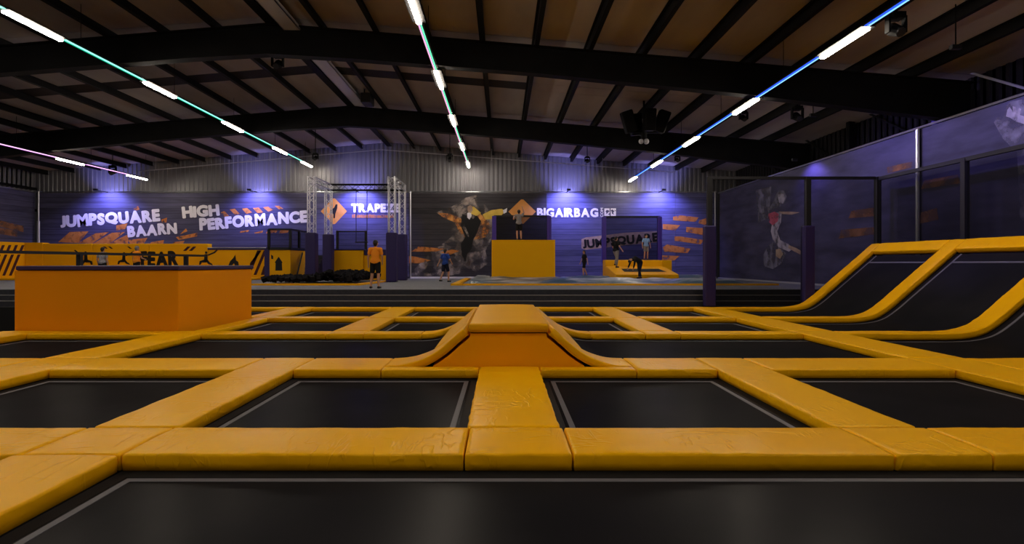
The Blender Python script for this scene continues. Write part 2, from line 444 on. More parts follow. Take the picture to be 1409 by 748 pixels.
# roof: panels between purlins, purlins, frames
ceil = struct_root('ceiling')
bays = [YB, -.4, 7.6, 15.7, 19.55, 20.35, 23.9, WALLY + .1]
purl = [RIDGE + 1.6 * k for k in range(-13, 14)]
edges = [XL] + [x for x in purl if XL + .5 < x < XR - .5] + [XR]
mesh_cache = {}
for i in range(len(edges) - 1):
    a, b = edges[i] + .012, edges[i + 1] - .012
    for j in range(len(bays) - 1):
        y0, y1 = bays[j] + .01, bays[j + 1] - .01
        dark = (19 < y0 < 20) and edges[i + 1] < 2.0
        m = MB(); za, zb = roof_z(a), roof_z(b)
        vs = [(a, y0, za), (b, y0, zb), (b, y1, zb), (a, y1, za)]
        vs += [(x, y, z + .08) for x, y, z in vs]
        m.add(vs, [(3, 2, 1, 0), (4, 5, 6, 7), (0, 1, 5, 4), (1, 2, 6, 5), (2, 3, 7, 6), (3, 0, 4, 7)])
        m.build('roof_panel', M['ceil_dark'] if dark else M['ceil'], ceil)
for x in purl:
    if not XL + .5 < x < XR - .5: continue
    z = roof_z(x)
    m = MB(); wd = .10 if abs(x - RIDGE) > .1 else .26
    m.box(x - wd, x + wd * .2, YB, WALLY, z - .03, z + .0)
    m.box(x - .03, x + .03, YB, WALLY, z - .24, z - .03)
    m.box(x - .03, x + wd, YB, WALLY, z - .27, z - .24)
    m.build('purlin', M['steel'], ceil)
m = MB()
m.prism([(XL, roof_z(XL) + .12), (RIDGE, roof_z(RIDGE) + .12), (XR, roof_z(XR) + .12), (XR, roof_z(XR) + .3), (RIDGE, roof_z(RIDGE) + .3), (XL, roof_z(XL) + .3)], YB, WALLY + .2)
m.build('roof_deck', M['ceil_dark'], ceil)

def frame(y, nm):
    """portal frame: haunched rafter I-beams and columns"""
    r = struct_root(nm)
    for side, xe, s in ((-1, XL + .25, 1), (1, XR - .25, -1)):
        # rafter: web + flanges, deeper towards the eaves
        xs = [RIDGE + side * d for d in (0, 2.5, 8, 14, abs(xe - RIDGE))]
        dep = [.86, .80, .78, .88, 1.15]
        tops = [roof_z(x) - .28 for x in xs]
        for y0, y1, part in ((y - .02, y + .02, 'rafter_web'),):
            poly = [(x, z) for x, z in zip(xs, tops)] + [(x, z - d) for x, z, d in reversed(list(zip(xs, tops, dep)))]
            m = MB(); m.prism(poly, y0, y1); m.build(part, M['steel'], r)
        m = MB()
        for k in range(4):
            for zt, th in (((tops[k], tops[k + 1]), .03), ((tops[k] - dep[k], tops[k + 1] - dep[k + 1]), -.03)):
                m.prism([(xs[k], zt[0]), (xs[k + 1], zt[1]), (xs[k + 1], zt[1] + th), (xs[k], zt[0] + th)], y - .15, y + .15)
        m.build('rafter_flange', M['steel'], r)
        m = MB()
        zc = tops[-1] - .2
        m.box(xe - .02, xe + .02, y - .15, y + .15, -.95, zc) if False else None
        m.box(min(xe, xe + s * .5), max(xe, xe + s * .5), y - .01, y + .01, -.95, zc)
        m.box(xe - .015, xe + .015, y - .15, y + .15, -.95, zc)
        m.box(xe + s * .5 - .015, xe + s * .5 + .015, y - .15, y + .15, -.95, zc - .8)
        m.build('column', M['steel'], r)
frame(23.9, 'beam_far'); frame(15.7, 'beam_near'); frame(7.4, 'beam_overhead')

# ridge cable tray with a control box
m = MB(); z = roof_z(RIDGE) - .42
m.box(RIDGE + .45, RIDGE + .95, 8, 23.2, z, z + .03); m.box(RIDGE + .45, RIDGE + .47, 8, 23.2, z, z + .12); m.box(RIDGE + .93, RIDGE + .95, 8, 23.2, z, z + .12)
for yy in (9, 12, 18, 22):
    m.box(RIDGE + .46, RIDGE + .48, yy, yy + .03, z, z + .5); m.box(RIDGE + .92, RIDGE + .94, yy, yy + .03, z, z + .5)
tag(m.build('hanging_cable_tray', M['alu_paint']), 'grey metal cable tray hung along the roof ridge between the two beams', 'cable tray')
m = MB(); m.box(-5.85, -5.45, 21.6, 22.3, 8.1, 8.5); m.box(-5.8, -5.75, 21.9, 21.95, 8.5, roof_z(-5.8)); m.box(-5.55, -5.5, 21.9, 21.95, 8.5, roof_z(-5.5))
tag(m.build('hanging_fan_heater', M['black'], bevel=.03), 'dark box-shaped heater hung under the roof ridge beside the cable tray', 'heater')
# long thin conduit along the far wall head
m = MB(); m.tube((-21, 30.2, 6.75), (-7.0, 30.2, 8.0), .025); m.tube((-7.0, 30.2, 8.0), (10, 30.2, 6.7), .025)
for x in (-20, -13.4, -7, -.6, 5.8): m.tube((x, 30.2, roof_z(x) - .95), (x, 30.2, roof_z(x)), .012)
tag(m.build('hanging_pipe', M['alu_paint']), 'thin pale pipe slung under the roof just before the far wall', 'pipe')

# bracing above the right banner
tr = struct_root('trim_1')
for ya in (12.5, 16.8, 21.0, 25.2):
    m = MB(); m.bar((14.0, ya, 5.2), (14.0, ya + 3.4, 7.3), .06, .06); m.build('brace', M['alu_paint'] if ya < 14 else M['steel'], tr)
    m = MB(); m.box(13.86, 14.10, ya - .1, ya + .1, -.9, 7.2); m.build('wall_post', M['steel'] if ya != 16.8 else M['blue_pad'], tr)

# ================================================================== TRAMPOLINE COURT
base = struct_root('floor_court_frame')
def base_box(x0, x1, y0, y1, z1=-.122):
    m = MB(); m.box(x0 + .03, x1 - .03, y0 + .03, y1 - .03, -.95, z1); return m.build('support', M['pit'], base)

def trampoline(x0, x1, y0, y1, label, far_in=True, z=-.13):
    t = thing('trampoline', label, 'trampoline', ((x0 + x1) / 2, (y0 + y1) / 2, z))
    hx, hy = (x1 - x0) / 2 + .02, (y1 - y0) / 2 + .02
    m = MB(); m.box(-hx + .12, hx - .12, -hy + .12, hy - .12, -.012, 0); m.build('bed', M['bed'], t)
    m = MB()
    i = .14
    for (a, b, c, d) in ((-hx, hx, -hy, -hy + i), (-hx, hx, hy - i, hy), (-hx, -hx + i, -hy + i, hy - i), (hx - i, hx, -hy + i, hy - i)):
        m.box(a, b, c, d, -.016, -.004)
    m.build('spring_cover', M['spring'], t)
    m = MB(); a, b = hx - .15, hy - .15; s = .055
    m.box(-a, a, -b, -b + s, -.002, .003); m.box(-a, a, b - s, b, -.002, .003); m.box(-a, -a + s, -b + s, b - s, -.002, .003); m.box(a - s, a, -b + s, b - s, -.002, .003)
    m.build('webbing', M['webbing'], t)
    return t

C = [(-6.2, -3.64), (-2.86, -.32), (.52, 2.95), (3.68, 6.2)]
R = [(4.64, 7.14), (8.03, 10.76), (11.23, 13.86), (14.34, 16.97)]
ordn = ['first', 'second', 'third', 'fourth']
trampoline(-2.88, 6.4, -1.2, 3.97, 'huge black trampoline bed nearest the camera, in front of the front pads')
for i, c in enumerate(C):
    trampoline(*c, *R[0], f'black square trampoline, {ordn[i]} from the left in the nearest row of four')
trampoline(-9.8, -7.05, *R[1], 'black trampoline in front of the big yellow box, at the left edge')
for i, c in enumerate(C):
    trampoline(*c, *R[2], f'small black trampoline, {ordn[i]} from the left in the row just behind the hump front')
    trampoline(*c, *R[3], f'narrow-looking black trampoline, {ordn[i]} from the left in the last row before the steps')
trampoline(-9.8, -7.05, *R[3], 'black trampoline mostly hidden behind the big yellow box')

# hump: curves (pad tops)
HL = [(-1.66, 0), (-1.45, .012), (-1.25, .055), (-1.05, .135), (-.87, .25), (-.72, .38), (-.60, .482), (-.545, .525)]
HR = [(.18 - x, z) for x, z in HL]
def offset(path, d):
    out = []
    for i, (x, z) in enumerate(path):
        a, b = path[max(0, i - 1)], path[min(len(path) - 1, i + 1)]
        tx, tz = b[0] - a[0], b[1] - a[1]; l = math.hypot(tx, tz); nx, nz = -tz / l, tx / l
        if nz < 0: nx, nz = -nx, -nz
        out.append((x + nx * d, z + nz * d))
    return out
def ribbon(mb, path, y0, y1, th):
    """thin strip along a path of (x, z)"""
    lo = offset(path, -th); n = len(path)
    vs = [(x, y, z) for y in (y0, y1) for x, z in path] + [(x, y, z) for y in (y0, y1) for x, z in lo]
    fs = []
    for i in range(n - 1):
        fs += [(i, i + 1, n + i + 1, n + i), (2 * n + i, 3 * n + i, 3 * n + i + 1, 2 * n + i + 1), (i, 2 * n + i, 2 * n + i + 1, i + 1), (n + i, n + i + 1, 3 * n + i + 1, 3 * n + i)]
    fs += [(0, n, 3 * n, 2 * n), (n - 1, 3 * n - 1, 4 * n - 1, 2 * n - 1)]
    mb.add(vs, fs)
def cut(path, x0, x1):
    """part of a smooth path between two x values, any direction"""
    p = [(v.x, v.z) for v in smooth_path([(x, 0, z) for x, z in path], 10)]
    lo, hi = min(x0, x1), max(x0, x1)
    return [q for q in p if lo <= q[0] <= hi]
def long_trampoline(path, y0, y1, label, name='curved_trampoline', top_gap=.16):
    t = thing(name, label, 'trampoline', (0, 0, 0))
    m = MB(); ribbon(m, path, y0 - .02, y1 + .02, .012); m.build('bed', M['bed'], t, smooth=False)
    m = MB(); up = offset(path, .006)
    ribbon(m, up, y0 + .13, y0 + .185, .008); ribbon(m, up, y1 - .185, y1 - .13, .008)
    # end strip at the raised end
    acc = 0; k = len(up) - 1
    while k > 0 and acc < top_gap: acc += math.dist(up[k], up[k - 1]); k -= 1
    a, b = up[k], up[k + 1] if k + 1 < len(up) else up[k]
    dx, dz = (b[0] - a[0]), (b[1] - a[1]); l = math.hypot(dx, dz); e = (a[0] + dx / l * .055, a[1] + dz / l * .055)
    ribbon(m, [a, e], y0 + .13, y1 - .13, .008)
    m.build('webbing', M['webbing'], t)
    return t
fl = offset(cut(HL, -1.6, -1.0), -.125); fl = [(-6.2, -.13), (-3.0, -.13), (-2.2, -.128)] + [q for q in fl if q[0] > -1.75]
long_trampoline(fl, *R[1], 'long black trampoline bed curving up to the hump from the left')
fr_ = offset(cut(HR, 1.18, 1.78), -.125); fr_ = [(6.2, -.13), (3.2, -.13), (2.38, -.128)] + sorted([q for q in fr_ if q[0] < 1.93], key=lambda q: -q[0])
long_trampoline(fr_, *R[1], 'long black trampoline bed curving up to the hump from the right')

# hump body and pads
h = thing('hump', 'orange trapezoid jump hump with a yellow cushioned top in the middle of the court', 'hump', (.09, 9.1, 0))
lb_ = [(x - .09, z) for x, z in offset(cut(HL, -1.66, -.5), -.152) if x > -1.0 and z > -.115]
lb_ = [(-.98 - .09, -.118)] + lb_ + [(-.535, .474)]
m = MB(); m.prism(lb_ + [(-x, z) for x, z in reversed(lb_)], -1.70, 2.09)
m.build('body', M['hump'], h)
mb = cushion([(0, -1.74, .60), (0, 1.72, .60)], (1, 0, 0), 1.13, .12, seg=.1, amp=.003, seed=77, r=.03)
mb.build('top_cushion', M['pad_smooth'], h, smooth=True)
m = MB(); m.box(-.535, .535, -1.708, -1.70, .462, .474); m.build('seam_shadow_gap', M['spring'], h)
for side, H, nm in ((0, HL, 'left'), (1, HR, 'right')):
    curved_pad(H, 7.37, 8.03, f'wrinkled yellow pad curving up the {nm} front corner of the hump')
    curved_pad(H, 10.76, 11.22, f'yellow pad curving up the {nm} rear corner of the hump')
    e = [(q[0], q[1]) for q in H if abs(q[0] - .09) < 1.16]
    curved_pad(e, 8.03, 10.76, f'sloping yellow edge pad between the hump top and the long bed on its {nm} side', amp=.004)

# slopes on the right
SL = [(7.1, 0), (8.6, 0), (9.25, .005), (9.62, .04), (9.93, .13), (10.25, .345), (10.6, .645), (10.97, .965), (11.6, 1.51), (12.28, 2.10)]
SLS = cut(SL, 7.1, 12.3)
bedp = offset(SLS, -.146)
bedp = [q for q in bedp if q[0] < 12.06]
names = {1: 'steep sloped trampoline wall nearest the camera at the right edge', 2: 'steep sloped trampoline wall, middle one of the three on the right', 3: 'steep sloped trampoline wall, farthest one on the right beside the net'}
for j in (1, 2, 3):
    long_trampoline(bedp, *R[j], names[j], 'sloped_trampoline', .30)
strips = [((7.14, 8.03), 'nearest the camera'), ((10.76, 11.23), 'between the first and second slopes'), ((13.86, 14.34), 'between the second and far slopes'), ((16.97, 17.4), 'at the far edge beside the steps')]
for (a, b), tx in strips:
    curved_pad([(x, z) for x, z in SL], a, b, f'tall yellow divider pad running up the slope, {tx}', th=.13, amp=.007)
    m = MB(); lo = offset(SLS, -.145); m.prism([(lo[0][0], -.95)] + lo + [(lo[-1][0], -.95)], a + .06, b - .06); m.build('slope_support', M['pit'], base)
d = Vector((.755, 0, .655))
for j, tx in ((1, 'the nearest slope'), (2, 'the middle slope'), (3, 'the far slope')):
    y0, y1 = R[j]; PADN[0] += 1
    c = Vector((12.13, 0, 1.97))
    mb = cushion([c + Vector((0, y0 + .006, 0)), c + Vector((0, y1 - .006, 0))], d, .42, .16, seg=.1, amp=.005, seed=PADN[0])
    pad_obj(mb, 'safety_pad', M['pad'], f'yellow pad capping the top edge of {tx} on the right')

# flat pads -----------------------------------------------------------------
F = (3.97, 4.64)
def fp(x0, x1, y0, y1, label, **k):
    flat_pad(x0, x1, y0, y1, label, **k); base_box(x0, x1, y0, y1)
K = dict(th=.127)
fp(-7.05, -3.66, *F, 'front edge pad at the far left, left of the square corner pad', **K)
fp(-3.66, -2.9, *F, 'squarish pad at the front left crossing, at the corner of the huge front bed', **K)
fp(-2.9, -.29, *F, 'long front edge pad before the second trampoline of the nearest row', **K)
fp(-.29, .54, *F, 'short front edge pad in the centre of the front edge', **K)
fp(.54, 2.99, *F, 'long front edge pad before the third trampoline of the nearest row', **K)
fp(2.99, 3.74, *F, 'short front edge pad right of the centre, below the right-hand crossing', **K)
fp(3.74, 7.1, *F, 'front edge pad at the far right before the fourth trampoline', **K)
fp(-3.72, -2.9, -1.2, 3.97, 'long pad at lower left running towards the camera along the huge bed', **K)
gaps = [(-7.05, -6.2, 'outside the first'), (-3.64, -2.86, 'between the first and second'), (-.32, .52, 'between the second and third'), (2.95, 3.68, 'between the third and fourth'), (6.2, 7.1, 'outside the fourth')]
for k, (a, b, tx) in enumerate(gaps):
    fp(a, b, F[1], 7.36 if k == 2 else 8.03, f'wide lengthwise pad {tx} trampoline of the nearest row')
SB = (7.14, 8.03)
fp(-6.2, -3.64, *SB, 'crosswise pad behind the first trampoline of the nearest row')
fp(-2.86, -1.66, *SB, 'crosswise pad left of the hump behind the second trampoline of the nearest row')
fp(-1.66, -.32, 7.14, 7.36, 'narrow strip pad at the foot of the hump, left of centre')
fp(.52, 1.84, 7.14, 7.36, 'narrow strip pad at the foot of the hump, right of centre')
fp(1.84, 2.95, *SB, 'crosswise pad right of the hump behind the third trampoline of the nearest row')
fp(3.68, 6.2, *SB, 'crosswise pad behind the fourth trampoline of the nearest row')
fp(-9.8, -7.05, *SB, 'crosswise pad at the left edge before the trampoline below the big box')
base_box(-1.66, -.6, 7.36, 8.03); base_box(.8, 1.84, 7.36, 8.03); base_box(-1.66, -.6, 10.76, 11.22); base_box(.8, 1.84, 10.76, 11.22)
fp(-10.7, -9.8, 7.14, 11.23, 'lengthwise pad at the far left edge below the big yellow box')
fp(-7.05, -6.2, 8.03, 11.23, 'lengthwise pad between the box-front trampoline and the long left bed')
fp(6.2, 7.1, 8.03, 11.23, 'lengthwise pad at the right end of the long right bed')
SC = (10.76, 11.23)
fp(-9.8, -7.05, *SC, 'crosswise pad directly at the foot of the big yellow box')
fp(-6.2, -3.64, *SC, 'crosswise pad behind the long left bed, left portion')
fp(-3.64, -2.86, *SC, 'short crosswise pad at the crossing behind the long left bed')
fp(-2.86, -1.66, *SC, 'crosswise pad behind the long left bed, next to the hump')
fp(1.84, 2.95, *SC, 'crosswise pad behind the long right bed, next to the hump')
fp(2.95, 3.68, *SC, 'short crosswise pad at the crossing behind the long right bed')
fp(3.68, 6.2, *SC, 'crosswise pad behind the long right bed, right portion')
g3 = [(-6.64, -6.2, 'beside the big yellow box'), (-3.64, -2.86, 'between the first and second small trampolines'), (-.32, .52, 'behind the hump'), (2.95, 3.68, 'between the third and fourth small trampolines'), (6.2, 7.1, 'at the foot of the slopes')]
for a, b, tx in g3:
    fp(a, b, 11.23, 13.86, f'lengthwise pad {tx}, nearer of the two rear pads')
    fp(a, b, 13.86, 17.4, f'lengthwise pad {tx}, farther of the two rear pads')
for i, c in enumerate(C):
    fp(*c, 13.86, 14.34, f'thin crosswise pad between the two rear rows, {ordn[i]} trampoline from the left')
    fp(*c, 16.97, 17.4, f'last crosswise pad before the steps, {ordn[i]} trampoline from the left')
fp(-10.5, -6.66, 14.06, 14.34, 'crosswise pad behind the big yellow box')
fp(-10.5, -6.66, 16.97, 17.4, 'last crosswise pad before the steps behind the big yellow box')
fp(-7.0, -6.66, 14.34, 16.97, 'lengthwise pad beyond the big yellow box at its right')

# big yellow box at the left
b = thing('padded_box', 'big yellow padded box with a dark purple cap on the left of the court', 'box', (-8.6, 12.6, 0))
poly = [(-10.5, 11.26), (-6.97, 11.26), (-6.70, 14.0), (-10.5, 14.0)]
pl = [(x + 8.6, y - 12.6) for x, y in poly]
m = MB(); m.prism_z(pl, -.115, 1.30); m.build('body', M['orange'], b, bevel=.02)
pc = [(-10.44, 11.22), (-6.94, 11.22), (-6.66, 14.04), (-10.44, 14.04)]
m = MB(); m.prism_z([(x + 8.6, y - 12.6) for x, y in pc], 1.30, 1.395); m.build('cap', M['purple_cap'], b, bevel=.02)
m = MB(); m.box(-10.5, -6.7, 11.28, 14.0, -.95, -.12); m.build('support', M['pit'], base)

# ================================================================== NETS ON THE RIGHT
n1 = thing('net_fence', 'black netting fence with purple padded posts between the court and the steps', 'net', (9.75, 17.56, -.015))
for x in (6.95, 10.25, 12.6):
    m = MB(); m.box(x - 9.75 - .075, x - 9.75 + .075, -.075, .075, 0, 4.36); m.build('post', M['black'], n1)
    if x < 12:
        m = MB(); m.box(x - 9.75 - .18, x - 9.75 + .18, -.135, .135, .02, 2.72); m.build('post_padding', M['purple_pad'], n1, bevel=.04)
m = MB(); m.box(-2.72, 2.76, -.045, .045, 4.28, 4.37); m.build('top_rail', M['black'], n1)
for a, bq in ((-2.72, .42), (.58, 2.78)):
    m = MB(); m.add([(a, 0, .05), (bq, 0, .05), (bq, 0, 4.28), (a, 0, 4.28)], [(0, 1, 2, 3)]); m.build('netting', M['net'], n1)
n2 = thing('side_net_fence', 'long black netting fence standing behind the top of the yellow slopes', 'net', (12.6, 12, 0))
for y in (4.6, 7.6, 10.95, 14.25):
    m = MB(); m.box(-.07, .07, y - 12 - .07, y - 12 + .07, -.95, 4.30); m.build('post', M['black'], n2)
m = MB(); m.box(-.05, .05, 4.6 - 12, 17.46 - 12, 4.22, 4.33); m.build('top_rail', M['black'], n2)
for y0, y1 in ((4.6, 7.6), (7.6, 10.95), (10.95, 14.25), (14.25, 17.52)):
    m = MB(); m.add([(0, y0 - 11.93, -.9), (0, y1 - 12.07, -.9), (0, y1 - 12.07, 4.22), (0, y0 - 11.93, 4.22)], [(0, 1, 2, 3)]); m.build('netting', M['net'], n2)

# ================================================================== CEILING LIGHT STRIPS
def strip_light(x, h, y_end, starts, colA, colB, label, y0=-8.6):
    t = thing('light_strip', label, 'ceiling light', (x, 12, CH + h))
    m = MB(); m.box(-.07, .07, y0 - 12, y_end - 12, .030, .060); m.build('carrier_rail', M['steel'], t)
    for dx, c, nm in ((-.040, colA, 'a'), (.012, colB, 'b')):  # colA is a second LED line; deep tones imitate the halo round the core
        m = MB(); m.box(dx - .016, dx + .016, y0 - 12, y_end - 12, .0, .029)
        m.build('led_line', emis('led_' + label[:6] + nm, c, LED_POWER), t)
    for ys in starts:
        m = MB(); m.box(-.055, .055, ys - 12, ys + 1.55 - 12, -.07, -.015); m.build('tube', M['tube'], t)
        m = MB(); m.box(-.16, .16, ys - 12.03, ys + 1.58 - 12, -.013, -.001); m.build('reflector', M['steel'], t)
    yy = -6.05
    while yy < y_end:
        m = MB(); m.tube((0, yy - 12, .06), (0, yy - 12, roof_z(x) - CH - h), .008, n=5); m.build('hanger', M['steel'], t); yy += 4.05
K3 = 1.03
P = 4.58 * K3
def series(last, n): return [last - P * k for k in range(n)]
strip_light(-20.7, 4.9, 30.5, [28.9] + [28.9 - 4.58 * k for k in range(1, 8)], (.55, .12, .75), (1.0, .55, .95), 'pink and violet light strip with bright tubes, leftmost under the roof')
strip_light(-11.1 * K3, 5.65 * K3, 31.4, [29.82] + series(25.4 * K3, 8), (.00, .30, .16), (.30, 1.0, .80), 'teal light strip with warm tubes, second from the left under the roof')
strip_light(-1.94 * K3, 5.64 * K3, 31.5, series(29.9, 9), (.85, .35, .60), (.12, .85, .42), 'green and pink light strip with warm tubes at the middle of the roof')
strip_light(7.41 * K3, 4.8 * K3, 31.4, series(29.8, 9), (.02, .08, .75), (.22, .55, 1.0), 'blue light strip with warm tubes on the right under the roof')

# ================================================================== FAR WALL BANNERS
BY = 31.86; BT = wz(265.5, BY)         # print plane, top of banners
def banner(px0, px1, material, label, name='wall_banner', z1=BT, z0=PZ + .06):
    x0, x1 = wx(px0, BY), wx(px1, BY)
    t = thing(name, label, 'banner', ((x0 + x1) / 2, BY, z0))
    m = MB(); m.box(x0 - t.location.x, x1 - t.location.x, 0, .03, 0, z1 - z0); m.build('sheet', material, t)
    return t
DEC = [0]
def decal(parent, name, material, polys, label=None, y=BY, dy=None):
    """flat print on the far wall; polygons given in photo pixels at the wall plane"""
    DEC[0] += 1
    dd = .004 + .0012 * (DEC[0] % 12) if dy is None else dy
    L = parent.location
    for p in polys:
        m = MB(); m.add([(wx(a, y) - L.x, -dd, wz(b, y) - L.z) for a, b in p], [tuple(range(len(p)))])
        o = m.build(name, material, parent)

FONT = None
def glyph(ch, off=.0):
    cu = bpy.data.curves.new('glyph', 'FONT'); cu.body = ch; cu.size = 1.0; cu.offset = off; cu.fill_mode = 'BOTH'; cu.resolution_u = 4
    o = bpy.data.objects.new('glyph', cu); COL.objects.link(o)
    dg = bpy.context.evaluated_depsgraph_get(); me = bpy.data.meshes.new_from_object(o.evaluated_get(dg))
    vs = [(v.co.x, v.co.y) for v in me.vertices]; fs = [tuple(q.vertices) for q in me.polygons]
    bpy.data.objects.remove(o); bpy.data.curves.remove(cu); bpy.data.meshes.remove(me)
    return vs, fs
GC = {}
def letters(parent, name, material, text, x0, x1, yb0, yb1, hpx, to3, off=.045, jit=0, seed=1, slab=False, lift=.02, bold=.035):
    """text from px x0 to x1 on a baseline from yb0 to yb1, cap height hpx (photo pixels), mapped by to3(px, py, lift)"""
    rnd = random.Random(seed); gl = []; tot = 0
    for ch in text:
        k = (ch, off)
        if k not in GC: GC[k] = glyph(ch, off)
        vs, fs = GC[k]
        a = min(v[0] for v in vs); b = max(v[0] for v in vs); lo = min(v[1] for v in vs); hi = max(v[1] for v in vs)
        gl.append((vs, fs, a, b, lo, hi)); tot += (b - a)
    gap = .06 * len(text)
    unit = (x1 - x0) / (tot + gap); m = MB(); x = x0; L = parent.location
    for (vs, fs, a, b, lo, hi) in gl:
        wq = (b - a) * unit; xc = x + wq / 2; t = (xc - x0) / (x1 - x0); yb = yb0 + (yb1 - yb0) * t
        rot = rnd.uniform(-jit, jit); sc = 1 + rnd.uniform(-jit, jit) * .6; dyj = rnd.uniform(-1, 1) * jit * hpx * .35
        slope = math.atan2(yb1 - yb0, x1 - x0)
        for kk in range(9 if bold else 1):
          bx, by = (0, 0) if kk == 8 or not bold else (bold * hpx * math.cos(kk * PI / 4), bold * hpx * math.sin(kk * PI / 4))
          out = []
          for (vx, vy) in vs:
            u = (vx - (a + b) / 2) * unit * .93; v = (vy - lo) / (hi - lo) * hpx * sc * .95
            v2 = v - hpx / 2
            ca, sa = math.cos(rot - slope), math.sin(rot - slope)
            uu, vv = u * ca - v2 * sa, u * sa + v2 * ca
            out.append(to3(xc + uu + bx, yb - hpx / 2 - vv + dyj + by, lift + kk * .0004))
          m.add([(p[0] - L.x, p[1] - L.y, p[2] - L.z) for p in out], fs)
        if slab:
            s = hpx * .16
            for (yy0, yy1) in ((yb - s, yb), (yb - hpx, yb - hpx + s)):
                pts = [to3(x - .2, yy0, lift + .002), to3(x + wq + .2, yy0, lift + .002), to3(x + wq + .2, yy1, lift + .002), to3(x - .2, yy1, lift + .002)]
                if (x, yy0) and chr_slab(text, gl.index((vs, fs, a, b, lo, hi)), yy0 < yb - hpx / 2):
                    m.add([(p[0] - L.x, p[1] - L.y, p[2] - L.z) for p in pts], [(0, 1, 2, 3)])
        x += wq + .06 * unit
    return m.build(name, material, parent)
def chr_slab(text, i, top): return text[i] == 'I'
def far3(px, py, lift): return (wx(px, BY), BY - lift, wz(py, BY))

b1 = banner(52, 421.5, M['banner'], 'dark printed banner with two big white slogans and orange stripes, left of the truss')
para = lambda x, y, w_, h_, sk: [(x, y), (x + w_, y), (x + w_ - sk, y + h_), (x - sk, y + h_)]
decal(b1, 'orange_stripe', M['print_orange'], [
    [(96, 319), (122, 318), (108, 334), (80, 333)], [(131, 321), (150, 319), (127, 335), (108, 334)], [(154, 320), (172, 319), (150, 336), (128, 335)],
    [(160, 330), (177, 322), (176, 336), (150, 336)], [(160, 310), (176, 307), (172, 315), (160, 317)], [(176, 330), (203, 327), (198, 335), (180, 336)], [(184, 287), (190, 283), (192, 288), (186, 290)],
    [(208, 333), (226, 330), (224, 337), (205, 338)], [(222, 302), (230, 299), (229, 306), (223, 306)], [(244, 326), (256, 314), (258, 318), (248, 322)],
    [(242, 326), (272, 320), (271, 325), (246, 330)], [(238, 333), (254, 331), (252, 335), (238, 336)]])
decal(b1, 'orange_stripe', M['print_orange'], [
    [(304, 292), (309, 290), (315, 297), (309, 298)], [(316, 288), (323, 287), (330, 294), (324, 296)], [(333, 287), (340, 286), (347, 292), (339, 294)],
    [(348, 286), (356, 285), (362, 292), (354, 293)], [(362, 285), (369, 284), (376, 289), (369, 291)], [(378, 283), (384, 283), (390, 287), (384, 288)],
    [(331, 318), (343, 316), (341, 319), (330, 320)], [(350, 320), (362, 317), (361, 320), (351, 321)], [(369, 316), (383, 315), (380, 320), (366, 321)], [(386, 316), (398, 315), (396, 320), (384, 321)]])
letters(b1, 'slogan_lettering', M['white'], 'JUMPSQUARE', 84, 221, 312.5, 303.5, 16, far3, off=.02, bold=.06, jit=.07, seed=4)
letters(b1, 'slogan_lettering', M['white'], 'BAARN', 176, 244.5, 325.5, 320.5, 14.5, far3, off=.02, bold=.06, jit=.06, seed=5)
letters(b1, 'slogan_lettering', M['white'], 'HIGH', 251, 303, 299.5, 295.5, 15, far3, off=.02, bold=.06, jit=.05, seed=6)
letters(b1, 'slogan_lettering', M['white'], 'PERFORMANCE', 275, 424, 316.5, 304.5, 15.5, far3, off=.02, bold=.06, jit=.07, seed=8)

b2 = banner(421.8, 562.5, M['banner_blue'], 'blue-grey banner behind the truss with an orange diamond and the word TRAPEZE')
def diamond(cx, cy, rx, ry): return [(cx - rx, cy), (cx - rx * .08, cy + ry * .93), (cx + rx * .08, cy + ry * .93), (cx + rx, cy), (cx + rx * .08, cy - ry * .93), (cx - rx * .08, cy - ry * .93)]
decal(b2, 'diamond_sign', M['print_orange_solid'], [diamond(459.5, 290.5, 18, 19)])
decal(b2, 'jumper_symbol', M['print_black'], [[(462, 281), (464.5, 281), (464, 287), (461.5, 294), (461, 300), (459, 300), (459, 295), (457, 292), (455.5, 294), (455, 289), (460, 285.5)]], dy=.022)
letters(b2, 'lettering', M['white'], 'TRAPEZE', 483.5, 551, 291.5, 291.5, 11.5, far3, off=.02, bold=.06)
rnd = random.Random(3)
q = []
xx = 484.5
while xx < 540:
    ww = rnd.uniform(1.1, 2.4); q.append([(xx, 294.5 + rnd.uniform(0, 1.5)), (xx + ww, 294.5 + rnd.uniform(0, 1.5)), (xx + ww, 299.5), (xx, 299.5)]); xx += ww + rnd.uniform(.5, 1)
decal(b2, 'small_print', M['print_orange'], q)

b3 = banner(562.8, 752, M['banner_dark'], 'dark banner printed with a leaping man in a blazing coat, behind the boy in blue')
decal(b3, 'orange_stripe', M['print_orange'], [[(566, 346), (576, 339), (612, 342), (600, 346)], [(563, 352), (572, 353), (593, 358), (577, 362), (563, 362)], [(605, 347), (622, 343), (632, 345), (620, 350)]])
decal(b3, 'smoke', M['smoke'], [[(600, 292), (622, 284), (640, 272), (656, 268), (668, 282), (680, 300), (676, 330), (668, 345), (672, 362), (655, 374), (640, 366), (628, 344), (608, 336), (622, 325), (620, 305)],
                               [(560, 380), (600, 340), (640, 330), (650, 372), (620, 379)]], dy=.004)
decal(b3, 'coat', M['flame'], [[(602, 292), (620, 294), (634, 300), (646, 318), (652, 330), (642, 328), (632, 320), (626, 306), (608, 298)],
                              [(648, 286), (660, 293), (670, 302), (676, 312), (668, 326), (652, 330), (658, 318), (662, 304), (654, 296)]], dy=.008)
decal(b3, 'sleeve', M['print_yellow'], [[(664, 295), (676, 289), (690, 287), (696, 290), (690, 296), (678, 301), (668, 302)], [(646, 284), (652, 284), (662, 293), (656, 297), (648, 294)]], dy=.010)
